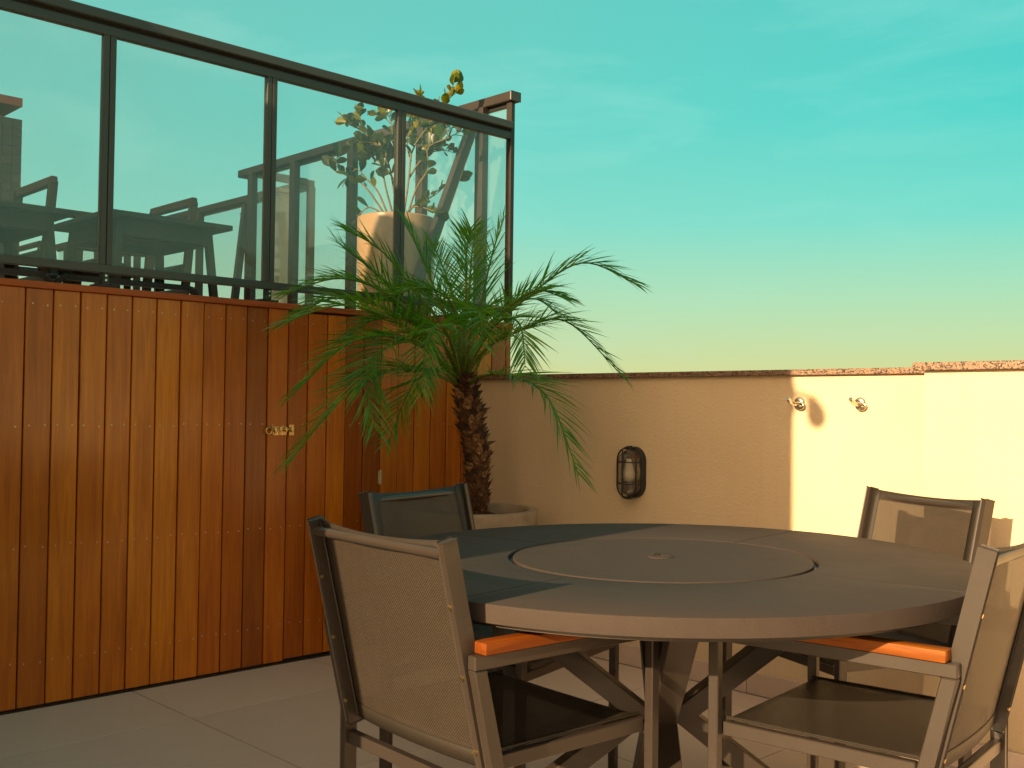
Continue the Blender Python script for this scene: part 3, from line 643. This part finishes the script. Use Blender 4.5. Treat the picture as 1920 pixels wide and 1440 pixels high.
# ------------------------------------------------------------------ dining chairs
def make_chair(label, loc, rz):
    t_ = thing('dining_chair', label, 'chair', (*loc, 0), rz, 'grey sling dining chairs round the table')
    a, w = 0.240, 0.2625
    for s_ in (-1, 1):
        # side frame: front leg, arm rail, raking back leg that turns vertical under the seat
        MB().box((s_ * w - 0.0115, 0.242, 0.0), (s_ * w + 0.0115, 0.266, 0.6375), 0.0022).build('leg', M_METAL, t_)
        MB().box((s_ * w - 0.0115, -0.2545, 0.612), (s_ * w + 0.0115, 0.2415, 0.640), 0.0022).build('arm_rail', M_METAL, t_)
        q = MB(); lo = [(-0.2545, 0.6115), (-0.206, 0.4200), (-0.206, 0.0), (-0.175, 0.0), (-0.175, 0.4150), (-0.2235, 0.6115)]
        x0, x1 = s_ * w - 0.0115, s_ * w + 0.0115
        A = [q.bm.verts.new((x0, *p_)) for p_ in lo]; B_ = [q.bm.verts.new((x1, *p_)) for p_ in lo]
        f1 = q.bm.faces.new(A); f2 = q.bm.faces.new(list(reversed(B_)))
        for i_ in range(6): q.bm.faces.new((A[i_], B_[i_], B_[(i_ + 1) % 6], A[(i_ + 1) % 6]))
        bmesh.ops.bevel(q.bm, geom=q.bm.edges[:], offset=0.0022, segments=1, affect='EDGES')
        q.build('leg', M_METAL, t_)
        MB().box((s_ * w - 0.021, -0.236, 0.6405), (s_ * w + 0.021, 0.246, 0.6640), 0.0035, 2).build('armrest', M_ARM, t_, 40)
        # back post inside the frame, same rake
        MB().beam((s_ * a, -0.190, 0.392), (s_ * a, -0.300, 0.858), 0.0195, 0.030, (0, 1, 0), 0.0025).build('back_post', M_METAL, t_)
        MB().box((s_ * 0.2405 - 0.0095, -0.170, 0.404), (s_ * 0.2405 + 0.0095, 0.2425, 0.434), 0.002).build('seat_rail', M_METAL, t_)
        for zz in (0.445, 0.592, 0.73):
            q = MB()
            yy = -0.190 - 0.110 * (zz - 0.392) / 0.466
            q.tube([(s_ * (a - 0.006), yy - 0.0145, zz), (s_ * (a - 0.006), yy - 0.0185, zz - 0.001)], 0.0048, 10)
            q.build('screw', M_BRASS, t_, 40)
    d = Vector((0, -0.110, 0.466)).normalized()
    at = lambda z_, off=0.0: -0.190 - 0.110 * (z_ - 0.392) / 0.466 + off
    MB().tube([(-0.231, at(0.832, -0.008), 0.832), (0.231, at(0.832, -0.008), 0.832)], 0.0105, 14).build('top_tube', M_METAL, t_, 60)
    MB().box((-0.2505, -0.200, 0.340), (0.2505, -0.178, 0.368), 0.002).build('stretcher', M_METAL, t_)
    MB().box((-0.2505, 0.2445, 0.398), (0.2505, 0.2645, 0.422), 0.002).build('front_rail', M_METAL, t_)
    # back sling: slightly hollow cloth with hems
    def cloth(name, m_, fn, nu, nv, parent=t_, th=0.0016):
        q = MB(); G = [[q.bm.verts.new(fn(i_ / nu, j_ / nv)) for j_ in range(nv + 1)] for i_ in range(nu + 1)]
        for i_ in range(nu):
            for j_ in range(nv): q.bm.faces.new((G[i_][j_], G[i_ + 1][j_], G[i_ + 1][j_ + 1], G[i_][j_ + 1]))
        o = q.build(name, m_, parent, 180)
        sd_ = o.modifiers.new('t', 'SOLIDIFY'); sd_.thickness = th; sd_.offset = 0; return o
    def fback(u_, v_):
        x_ = -0.228 + 0.456 * u_; z_ = 0.405 + 0.452 * v_; hol = 0.014 * (1 - (2 * u_ - 1) ** 2)
        sag = -0.010 * (1 - (2 * u_ - 1) ** 2) * (v_ ** 4)
        return Vector((x_, at(z_, 0.008) - hol, z_ + sag))
    bs = cloth('back_sling', M_SLING, fback, 14, 16)
    def hem(v0, v1, nm):
        cloth(nm, M_SLINGD, lambda u_, v_: fback(u_, v0 + (v1 - v0) * v_) + Vector((0, -0.0022, 0)), 14, 2, bs, 0.0012)
    hem(0.0, 0.075, 'lower_hem'); hem(0.93, 1.0, 'upper_hem')
    for u0_, u1_ in ((0.0, 0.075), (0.925, 1.0)):
        cloth('side_hem', M_SLINGD, lambda u_, v_: fback(u0_ + (u1_ - u0_) * u_, v_) + Vector((0, 0.0018, 0)), 2, 14, bs, 0.0012)
    for s_ in (-1, 1):
        q = MB(); q.tube([Vector((s_ * 0.226, at(0.410, 0.004), 0.410)), Vector((s_ * 0.226, at(0.852, 0.004), 0.852))], 0.0028, 6); q.build('edge_piping', M_SLINGD, bs)
    def fseat(u_, v_):
        x_ = -0.236 + 0.472 * u_; y_ = -0.180 + 0.440 * v_
        z_ = 0.437 - 0.012 * (1 - (2 * u_ - 1) ** 2) * math.sin(math.pi * min(1, v_ * 1.0))
        if v_ > 0.93: z_ -= 0.016 * ((v_ - 0.93) / 0.07) ** 2
        return Vector((x_, y_, z_))
    ss = cloth('seat_sling', M_SLINGS, fseat, 14, 20)
    for s_ in (-1, 1):
        q = MB(); q.tube([(s_ * 0.234, -0.178, 0.439), (s_ * 0.234, 0.245, 0.439)], 0.0038, 6); q.build('edge_piping', M_SLINGD, ss)
    return t_
ch = make_chair('grey sling chair in the left foreground, its back to the viewer, teak armrest', (2.222, -1.988), R(-3.48))
lab = ['grey sling chair in shadow behind the left foreground chair, beside the potted palm',
       'grey sling chair beyond the table before the sunlit wall, seen through its mesh',
       'grey sling chair at the right edge, turned left to the table, orange armrest in sun']
for lb, (x_, y_, a_) in zip(lab, [(1.693, -1.461, -76.85), (2.372, -0.641, 158.76), (2.830, -1.378, 96.98)]):
    c = dup(ch); c.location = (x_, y_, 0); c.rotation_euler = (0, 0, R(a_)); c['label'] = lb

# ------------------------------------------------------------------ bulkhead lamp on the wall
lm = thing('bulkhead_lamp', 'oval black caged bulkhead lamp with a bulb on the shaded stucco wall', 'lamp', (1.022, 0.0, 0.836))
def stadium(rx, hz, n=12):
    pts = []
    for i_ in range(n + 1): a = math.pi * i_ / n; pts.append((rx * math.cos(a), hz - rx + rx * math.sin(a)))
    for i_ in range(n + 1): a = math.pi + math.pi * i_ / n; pts.append((rx * math.cos(a), -hz + rx + rx * math.sin(a)))
    return pts
def stad_loft(levels, name, m_, parent, smooth=40, cap=True):
    q = MB(); rings = [[q.bm.verts.new((x_, -d_, z_)) for x_, z_ in stadium(rx, hz)] for rx, hz, d_ in levels]
    n = len(rings[0])
    for a, c in zip(rings, rings[1:]):
        for k_ in range(n): q.bm.faces.new((a[k_], a[(k_ + 1) % n], c[(k_ + 1) % n], c[k_]))
    if cap: q.bm.faces.new(rings[0]); q.bm.faces.new(list(reversed(rings[-1])))
    return q.build(name, m_, parent, smooth)
stad_loft([(0.056, 0.108, 0.0), (0.060, 0.112, 0.003), (0.060, 0.112, 0.022), (0.055, 0.107, 0.030), (0.050, 0.102, 0.030), (0.048, 0.100, 0.024)], 'base', M_BLACK, lm)
stad_loft([(0.046, 0.098, 0.026), (0.047, 0.099, 0.050), (0.043, 0.094, 0.066), (0.030, 0.080, 0.078), (0.012, 0.058, 0.082)], 'lamp_glass', M_LGLASS, lm, 60)
stad_loft([(0.047, 0.099, 0.0245), (0.047, 0.099, 0.0262)], 'reflector', M_STEEL, lm)
q = MB(); q.lathe([(0.0, 0.052), (0.012, 0.050), (0.013, 0.036), (0.020, 0.010), (0.027, -0.012), (0.026, -0.028), (0.018, -0.042), (0.0, -0.048)], (0, -0.046, 0.008), 20); q.build('bulb', M_BULB, lm, 60)
q = MB(); q.tube([(x_, -0.062, z_) for x_, z_ in stadium(0.052, 0.106)] + [(0.052, -0.062, 0.054)], 0.0038, 8, False)
arc = [(0, -0.030 - 0.060 * min(1.0, math.sin(math.pi * i_ / 20) * 2.2) ** 0.6, 0.112 * math.cos(math.pi * i_ / 20)) for i_ in range(21)]
q.tube(arc, 0.0040, 8)
for zz in (0.046, -0.046): q.tube([(-0.062, -0.030, zz), (-0.055, -0.062, zz), (-0.035, -0.084, zz), (0, -0.092, zz), (0.035, -0.084, zz), (0.055, -0.062, zz), (0.062, -0.030, zz)], 0.0030, 6)
q.build('cage', M_BLACK, lm, 60)

# ------------------------------------------------------------------ two hooks high on the wall
def hook(label, x_, rot):
    t_ = thing('wall_hook', label, 'hook', (x_, 0.0, 1.143), 0, 'chrome hooks on the cream wall')
    q = MB(); q.lathe([(0.0, 0.0), (0.022, 0.0), (0.022, 0.004), (0.018, 0.008), (0.010, 0.011), (0.0, 0.011)], n=24)
    p_ = q.build('rose', M_STEEL, t_, 50); p_.rotation_euler = (R(90), 0, 0)
    q = MB(); q.tube([(0, -0.006, 0.0), (0.0, -0.025, -0.004), (-0.002, -0.045, -0.004), (-0.004, -0.064, 0.004), (-0.006, -0.078, 0.014)], [0.010, 0.0085, 0.0085, 0.0095, 0.0075], 12); q.build('arm', M_STEEL, t_, 60)
    q = MB(); q.tube([(0.008 + 0.017 * math.sin(a), -0.016, -0.012 - 0.012 * math.cos(a)) for a in [i_ * math.pi / 8 for i_ in range(17)]], 0.0045, 8); q.build('ring', M_STEEL, t_, 60)
    t_.rotation_euler = (0, 0, rot); return t_
hook('left of the two metal wall hooks, right on the edge of the shadow', 1.820, 0)
hook('right of the two metal wall hooks, fully in the sun', 2.068, R(6))

# ------------------------------------------------------------------ potted palm by the corner
PC = Vector((0.47, -0.47, 0.0))
pt = thing('planter', 'round grey concrete planter in the corner with dark soil', 'pot', PC)
q = MB(); q.lathe([(0.0, 0.0), (0.235, 0.0), (0.245, 0.012), (0.300, 0.62), (0.303, 0.650), (0.298, 0.664), (0.268, 0.664), (0.262, 0.655), (0.258, 0.60), (0.0, 0.60)], n=64); q.build('bowl', M_POT, pt, 40)
q = MB(); rg = random.Random(3)
rings = []
for i_ in range(9):
    r_ = 0.257 * i_ / 8; rings.append([q.bm.verts.new((r_ * math.cos(k_ * math.pi / 20), r_ * math.sin(k_ * math.pi / 20), 0.622 + rg.uniform(-0.008, 0.010) + 0.015 * (1 - i_ / 8))) for k_ in range(40)])
for a, c in zip(rings[0:], rings[1:]):
    for k_ in range(40):
        if a is rings[0]: pass
        q.bm.faces.new((a[k_], a[(k_ + 1) % 40], c[(k_ + 1) % 40], c[k_]))
bmesh.ops.remove_doubles(q.bm, verts=q.bm.verts[:], dist=0.0002); q.build('soil', M_SOIL, pt, 180)
palm = thing('palm_tree', 'young potted palm with feathery green fronds and a shaggy brown trunk', 'palm', PC + Vector((0.035, 0.020, 0.60)))
P0 = palm.location.copy()
tr_pts = [Vector((0.500, -0.445, 0.62)), Vector((0.498, -0.447, 0.75)), Vector((0.490, -0.455, 0.90)), Vector((0.475, -0.475, 1.05)), Vector((0.462, -0.492, 1.17)), Vector((0.452, -0.500, 1.23))]
tr_r = [0.040, 0.046, 0.052, 0.052, 0.043, 0.026]
q = MB(); q.tube([p_ - P0 for p_ in tr_pts], tr_r, 14); q.build('trunk', M_TRUNK, palm, 60)
# cut leaf bases: one scale shape, turned round the trunk in a spiral
q = MB(); v = [q.bm.verts.new(c_) for c_ in [(-0.017, 0.0, 0.0), (0.017, 0.0, 0.0), (0.020, 0.010, 0.022), (-0.020, 0.010, 0.022), (-0.010, 0.025, 0.048), (0.010, 0.026, 0.046), (-0.013, -0.004, 0.034), (0.013, -0.004, 0.034), (0.0, 0.014, 0.006), (0.004, 0.032, 0.056)]]
for f_ in ((0, 1, 8), (1, 2, 8), (2, 3, 8), (3, 0, 8), (3, 2, 5, 4), (4, 5, 9), (2, 7, 5), (6, 3, 4), (7, 6, 4, 5), (0, 3, 6), (1, 7, 2)):
    q.bm.faces.new([v[i_] for i_ in f_])
sc0 = q.build('leaf_base', M_STUB, palm)
def trunk_at(t_):
    f_ = t_ * (len(tr_pts) - 1); i_ = min(int(f_), len(tr_pts) - 2); s_ = f_ - i_
    return tr_pts[i_].lerp(tr_pts[i_ + 1], s_) - P0, tr_r[i_] * (1 - s_) + tr_r[i_ + 1] * s_
ns = 210
for k_ in range(ns):
    t_ = 0.03 + 0.93 * k_ / ns; p_, r_ = trunk_at(t_); a = k_ * 2.39996 + rg.uniform(-0.15, 0.15)
    o = sc0 if k_ == 0 else share(sc0, palm, (0, 0, 0))
    s_ = rg.uniform(0.62, 1.05) * (0.72 + 0.45 * t_)
    o.location = p_ + Vector((math.sin(-a) * -1 * (r_ - 0.008), math.cos(a) * (r_ - 0.008), rg.uniform(-0.005, 0.005)))
    o.rotation_euler = (rg.uniform(-0.35, 0.15), rg.uniform(-0.2, 0.2), -math.atan2(math.sin(a), math.cos(a)))
    o.scale = (s_, s_ * rg.uniform(0.8, 1.5), s_)
# fibres on the trunk
q = MB()
for k_ in range(260):
    t_ = rg.uniform(0.02, 0.98); p_, r_ = trunk_at(t_); a = rg.uniform(0, 6.283); dr = Vector((math.cos(a), math.sin(a), 0)); ps = p_ + dr * (r_ + 0.002)
    q.tube([ps, ps + dr * rg.uniform(0.006, 0.018) + Vector((0, 0, rg.uniform(0.0, 0.03))), ps + dr * rg.uniform(0.012, 0.030) + Vector((rg.uniform(-.01, .01), rg.uniform(-.01, .01), rg.uniform(0.01, 0.05)))], [0.0012, 0.0009, 0.0003], 3, False)
q.build('trunk_fibres', M_TRUNK, palm)['kind'] = 'stuff'

def spline(P_, t_):
    n = len(P_) - 1; f_ = min(max(t_, 0.0), 0.99999) * n; i_ = int(f_); s_ = f_ - i_
    p0 = P_[i_ - 1] if i_ else P_[0] * 2 - P_[1]; p1 = P_[i_]; p2 = P_[i_ + 1]; p3 = P_[i_ + 2] if i_ + 2 <= n else P_[n] * 2 - P_[n - 1]
    return 0.5 * ((2 * p1) + (p2 - p0) * s_ + (2 * p0 - 5 * p1 + 4 * p2 - p3) * s_ ** 2 + (3 * p1 - p0 - 3 * p2 + p3) * s_ ** 3)
FR = [
  [(0.450,-0.502,1.222),(0.440,-0.560,1.420),(0.400,-0.640,1.640),(0.350,-0.700,1.820),(0.300,-0.740,1.930)],
  [(0.452,-0.500,1.222),(0.500,-0.540,1.420),(0.540,-0.570,1.620),(0.560,-0.590,1.780),(0.600,-0.600,1.880)],
  [(0.454,-0.499,1.222),(0.526,-0.473,1.398),(0.694,-0.363,1.583),(0.878,-0.208,1.739),(1.046,-0.032,1.650)],
  [(0.454,-0.499,1.222),(0.578,-0.504,1.348),(0.754,-0.469,1.431),(0.951,-0.383,1.472),(1.124,-0.226,1.253)],
  [(0.462,-0.490,1.206),(0.651,-0.569,1.242),(0.853,-0.577,1.237),(1.055,-0.581,1.141),(1.202,-0.563,0.850)],
  [(0.457,-0.496,1.223),(0.457,-0.458,1.377),(0.461,-0.416,1.546),(0.462,-0.350,1.792),(0.488,-0.301,1.965)],
  [(0.450,-0.502,1.222),(0.403,-0.471,1.402),(0.340,-0.470,1.597),(0.270,-0.476,1.748),(0.201,-0.478,1.864)],
  [(0.447,-0.506,1.222),(0.390,-0.557,1.445),(0.317,-0.667,1.606),(0.228,-0.793,1.789),(0.118,-0.938,1.889)],
  [(0.444,-0.509,1.222),(0.442,-0.646,1.415),(0.417,-0.820,1.564),(0.381,-0.976,1.687),(0.322,-1.097,1.785)],
  [(0.441,-0.513,1.222),(0.503,-0.727,1.385),(0.513,-0.937,1.549),(0.444,-1.153,1.617),(0.341,-1.357,1.542)],
  [(0.441,-0.513,1.222),(0.541,-0.758,1.360),(0.592,-0.996,1.453),(0.568,-1.237,1.496),(0.483,-1.466,1.407)],
  [(0.437,-0.516,1.215),(0.572,-0.798,1.335),(0.638,-1.018,1.382),(0.623,-1.248,1.343),(0.559,-1.451,1.137)],
  [(0.437,-0.516,1.206),(0.579,-0.787,1.247),(0.677,-1.045,1.254),(0.704,-1.302,1.150),(0.644,-1.500,0.911)],
  [(0.440,-0.512,1.199),(0.541,-0.683,1.251),(0.602,-0.835,1.245),(0.666,-0.982,1.155),(0.690,-1.094,0.972)],
  [(0.441,-0.513,1.222),(0.603,-0.838,1.354),(0.670,-1.055,1.352),(0.719,-1.217,1.251),(0.812,-1.258,1.023)],
  [(0.445,-0.508,1.222),(0.565,-0.661,1.364),(0.680,-0.833,1.438),(0.758,-0.966,1.364),(0.819,-1.039,1.154)],
  [(0.457,-0.496,1.223),(0.644,-0.580,1.365),(0.852,-0.656,1.463),(1.012,-0.706,1.431),(1.096,-0.758,1.261)],
  [(0.457,-0.496,1.223),(0.460,-0.412,1.403),(0.499,-0.304,1.540),(0.557,-0.175,1.607),(0.620,-0.065,1.538)],
  [(0.447,-0.506,1.222),(0.506,-0.581,1.439),(0.551,-0.682,1.567),(0.550,-0.828,1.599),(0.523,-0.998,1.543)],
  [(0.450,-0.502,1.222),(0.538,-0.547,1.394),(0.629,-0.600,1.500),(0.756,-0.685,1.488),(0.873,-0.775,1.349)],
  [(0.447,-0.506,1.222),(0.339,-0.466,1.453),(0.196,-0.475,1.606),(0.072,-0.533,1.659),(-0.032,-0.639,1.608)],
  [(0.441,-0.513,1.222),(0.433,-0.728,1.433),(0.412,-0.969,1.530),(0.372,-1.153,1.540),(0.325,-1.272,1.470)],
  [(0.450,-0.502,1.222),(0.456,-0.491,1.494),(0.450,-0.472,1.637),(0.436,-0.449,1.784),(0.424,-0.421,1.884)],
  [(0.454,-0.499,1.222),(0.587,-0.498,1.441),(0.740,-0.488,1.548),(0.853,-0.444,1.600),(0.951,-0.385,1.565)],
  [(0.447,-0.506,1.222),(0.496,-0.662,1.389),(0.480,-0.825,1.470),(0.452,-0.997,1.460),(0.418,-1.129,1.367)],
]
def frond(P_, seed, dens=1.0, wid=1.0):
    rr_ = random.Random(seed); P_ = [Vector(p_) - P0 for p_ in P_]
    ln = sum((a - c).length for a, c in zip([spline(P_, i_ / 24) for i_ in range(25)], [spline(P_, (i_ + 1) / 24) for i_ in range(25)]))
    M_ = 28; pts = [spline(P_, i_ / M_) for i_ in range(M_ + 1)]
    q = MB(); q.tube(pts, [0.0072 * (1 - i_ / M_) ** 0.7 + 0.0012 for i_ in range(M_ + 1)], 5)
    q.bm.faces.ensure_lookup_table(); nr = len(q.bm.faces)
    npair = int(ln * 52 * dens)
    for k_ in range(npair):
        t_ = 0.30 + 0.70 * (k_ + rr_.uniform(-.3, .3)) / npair
        if t_ >= 1: t_ = 0.999
        p_ = spline(P_, t_); tg = (spline(P_, min(t_ + 0.02, 1)) - spline(P_, t_ - 0.02)).normalized()
        sd_ = tg.cross(Vector((0, 0, 1)))
        if sd_.length < 0.25: sd_ = sd_ + Vector((0.6, 0.2, 0)) * (0.3)
        sd_.normalize(); upn = sd_.cross(tg).normalized()
        prof = min(1.0, max(0.0, t_ - 0.24) / 0.18) ** 0.7 * (1 - 0.62 * max(0, (t_ - 0.45) / 0.55) ** 1.3)
        for s_ in (-1, 1):
            if rr_.random() < 0.05: continue
            Ll = 0.255 * prof * rr_.uniform(0.78, 1.15) * wid
            fw = 0.55 + 0.75 * t_ + rr_.uniform(-.18, .18)
            dr = (sd_ * s_ * (1.0 - 0.25 * t_) + tg * fw + upn * (rr_.uniform(0.10, 0.50))).normalized()
            droop = Ll * rr_.uniform(0.03, 0.34)
            w_ = rr_.uniform(0.0028, 0.0044)
            cr = dr.cross(upn).normalized()
            tw_ = rr_.uniform(-0.9, 0.9); cr = (cr * math.cos(tw_) + upn * math.sin(tw_)).normalized()
            prev = None; ng = 5
            for j_ in range(ng + 1):
                u_ = j_ / ng; c_ = p_ + dr * (Ll * u_) - Vector((0, 0, droop * u_ ** 2.1))
                ww = w_ * (0.55 + 1.2 * u_) if u_ < 0.35 else w_ * max(0.04, (1 - (u_ - 0.35) / 0.65) ** 0.8)
                a, c2 = q.bm.verts.new(c_ + cr * ww), q.bm.verts.new(c_ - cr * ww)
                if prev: q.bm.faces.new((prev[0], a, c2, prev[1]))
                prev = (a, c2)
    me = bpy.data.meshes.new('frond'); q.bm.to_mesh(me); q.bm.free()
    me.materials.append(M_PALM); me.materials.append(M_RACH)
    mi = [1 if i_ < nr and (i_ // 5) < 16 else 0 for i_ in range(len(me.polygons))]; me.polygons.foreach_set('material_index', mi)
    for p2_ in me.polygons: p2_.use_smooth = True
    o = bpy.data.objects.new('frond', me); col.objects.link(o); o.parent = palm; return o
for i_, P_ in enumerate(FR): frond(P_, 100 + i_)
# young upright spears and petiole bundle
for i_ in range(3):
    a = i_ * 2.4; b0 = Vector((0.455, -0.50, 1.17)); dx_ = Vector((math.cos(a), math.sin(a), 0))
    e_ = b0 + dx_ * rg.uniform(0.10, 0.30) + Vector((0, 0, rg.uniform(0.22, 0.42)))
    mpt = b0.lerp(e_, 0.5) + Vector((0, 0, 0.05)); e2 = e_ + dx_ * rg.uniform(0.10, 0.22) + Vector((0, 0, rg.uniform(-0.10, 0.06))); e2.x = max(e2.x, 0.06); e2.y = min(e2.y, -0.06)
    frond([b0, b0.lerp(mpt, 0.6), mpt, e_, e2], 300 + i_, 0.8, 0.62)

# ------------------------------------------------------------------ potted shrub on the upper deck
QC = Vector((-0.4525, -0.182, DZ))
p2 = thing('plant_pot', 'tall glazed beige pot on the upper deck behind the glass', 'pot', QC)
q = MB(); q.lathe([(0.0, 0.0), (0.150, 0.0), (0.178, 0.03), (0.196, 0.14), (0.203, 0.35), (0.205, 0.56), (0.204, 0.588), (0.196, 0.594), (0.186, 0.588), (0.184, 0.53), (0.0, 0.53)], n=64); q.build('bowl', M_POT2, p2, 45)
q = MB(); q.lathe([(0.0, 0.545), (0.10, 0.54), (0.183, 0.534)], n=32); q.build('soil', M_SOIL, p2, 180)
cl_ = thing('potted_shrub', 'leggy shrub with thick rounded leaves, green below and yellow-green at its sunlit top', 'shrub', QC + Vector((0, 0, 0.53)))
Q0 = cl_.location.copy()
BR = [
  [(-0.486,-0.216,2.090),(-0.555,-0.267,2.214),(-0.618,-0.310,2.297),(-0.688,-0.360,2.335),(-0.741,-0.391,2.364),(-0.736,-0.364,2.429)],
  [(-0.479,-0.209,2.090),(-0.525,-0.252,2.232),(-0.572,-0.294,2.303),(-0.612,-0.328,2.355),(-0.645,-0.352,2.315)],
  [(-0.451,-0.180,2.091),(-0.477,-0.188,2.256),(-0.511,-0.203,2.401),(-0.573,-0.247,2.506),(-0.636,-0.290,2.570),(-0.700,-0.332,2.615)],
  [(-0.430,-0.158,2.091),(-0.400,-0.147,2.302),(-0.379,-0.142,2.451),(-0.315,-0.093,2.571),(-0.266,-0.057,2.650),(-0.235,-0.038,2.688),(-0.199,-0.018,2.796)],
  [(-0.416,-0.144,2.102),(-0.360,-0.127,2.249),(-0.298,-0.102,2.344),(-0.279,-0.120,2.449),(-0.190,-0.066,2.493),(-0.116,-0.026,2.528)],
  [(-0.412,-0.141,2.102),(-0.417,-0.099,2.169),(-0.375,-0.010,2.223),(-0.350,0.062,2.287),(-0.332,0.127,2.325)],
  [(-0.423,-0.151,2.101),(-0.457,-0.167,2.337),(-0.492,-0.181,2.494),(-0.514,-0.180,2.610),(-0.550,-0.192,2.676)],
  [(-0.465,-0.195,2.101),(-0.482,-0.249,2.308),(-0.458,-0.257,2.444),(-0.497,-0.328,2.468)],
  [(-0.430,-0.159,2.101),(-0.359,-0.152,2.144),(-0.289,-0.144,2.136),(-0.214,-0.130,2.109)],
  [(-0.399,-0.137,2.395),(-0.446,-0.128,2.516),(-0.454,-0.078,2.619),(-0.468,-0.036,2.765)],
  [(-0.450,-0.184,2.252),(-0.484,-0.210,2.334),(-0.532,-0.250,2.396),(-0.574,-0.283,2.428)],
  [(-0.407,-0.142,2.304),(-0.357,-0.107,2.393),(-0.307,-0.070,2.432),(-0.285,-0.064,2.500)],
  [(-0.479,-0.209,2.090),(-0.576,-0.263,2.156),(-0.646,-0.286,2.120),(-0.681,-0.273,2.106)],
]
q = MB(); nu, nv = 4, 6; G = []
for j_ in range(nv + 1):
    v_ = j_ / nv; w_ = 0.32 * (math.sin(math.pi * min(1, v_ ** 1.45)) ** 0.72 if 0 < v_ < 1 else 0.0) + (0.03 if j_ == 0 else 0)
    G.append([q.bm.verts.new(((i_ / nu - 0.5) * 2 * w_, v_, 0.10 * (abs(i_ / nu - 0.5) * 2) ** 1.5 * w_ * 2 - 0.10 * v_ ** 2)) for i_ in range(nu + 1)])
for j_ in range(nv):
    for i_ in range(nu): q.bm.faces.new((G[j_][i_], G[j_][i_ + 1], G[j_ + 1][i_ + 1], G[j_ + 1][i_]))
bmesh.ops.remove_doubles(q.bm, verts=q.bm.verts[:], dist=0.0005)
lf0 = q.build('leaf', M_CLU, cl_, 180); first = True
rl = random.Random(21)
def put_leaf(p_, d_, s_):
    global first
    d_ = d_.normalized(); n_v = Vector((rl.uniform(-1, 1), rl.uniform(-1, 1), rl.uniform(-0.2, 1))); x_ = d_.cross(n_v)
    if x_.length < 1e-3: x_ = d_.orthogonal()
    x_.normalize(); z_ = x_.cross(d_)
    mt = Matrix(((x_.x, d_.x, z_.x), (x_.y, d_.y, z_.y), (x_.z, d_.z, z_.z))).to_4x4()
    o = lf0 if first else share(lf0, cl_, (0, 0, 0)); first = False
    o.location = p_; o.rotation_euler = mt.to_euler(); o.scale = (s_, s_, s_)
    if p_.z + Q0.z > 2.60 + rl.uniform(-0.12, 0.14) or rl.random() < 0.04:      # young top leaves; the sun on them is put into their yellow
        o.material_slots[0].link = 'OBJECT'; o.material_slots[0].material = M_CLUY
tips = []
def grow(P_, r0, nl, smin, smax, t0=0.30):
    P_ = [Vector(p_) - Q0 for p_ in P_]; M_ = 16; pts = [spline(P_, i_ / M_) for i_ in range(M_ + 1)]
    q = MB(); q.tube(pts, [r0 * (1 - 0.65 * i_ / M_) for i_ in range(M_ + 1)], 6); q.build('branch', M_TWIG, cl_, 60)
    for k_ in range(nl):
        t_ = t0 + (1 - t0) * (k_ + 0.5) / nl; p_ = spline(P_, t_); tg = (spline(P_, min(1, t_ + 0.03)) - spline(P_, t_ - 0.03)).normalized()
        rv = Vector((rl.uniform(-1, 1), rl.uniform(-1, 1), rl.uniform(-0.4, 1))); rv = (rv - tg * rv.dot(tg)).normalized()
        put_leaf(p_, tg * 0.6 + rv * 0.9 + Vector((0, 0, 0.25)), rl.uniform(smin, smax))
    e_ = pts[-1]; tg = (pts[-1] - pts[-3]).normalized()
    for k_ in range(3): put_leaf(e_, tg + Vector((rl.uniform(-.6, .6), rl.uniform(-.6, .6), rl.uniform(-.3, .5))), rl.uniform(smin, smax) * 1.15)
for i_, P_ in enumerate(BR):
    grow(P_, 0.0055, [11, 9, 17, 15, 14, 10, 14, 12, 4, 10, 11, 10, 4][i_], 0.046, 0.088, 0.28)
# side twigs in the crowded middle
for k_ in range(24):
    P_ = [Vector(p_) for p_ in BR[rl.choice([2, 3, 4, 6, 7, 9, 10, 11])]]; t_ = rl.uniform(0.35, 0.85); b0 = spline(P_, t_)
    d_ = Vector((rl.uniform(-1, 1), rl.uniform(-1, 1), rl.uniform(0.0, 1.0))).normalized() * rl.uniform(0.06, 0.13)
    grow([b0, b0 + d_ * 0.5 + Vector((0, 0, 0.01)), b0 + d_], 0.003, 6, 0.034, 0.062, 0.3)
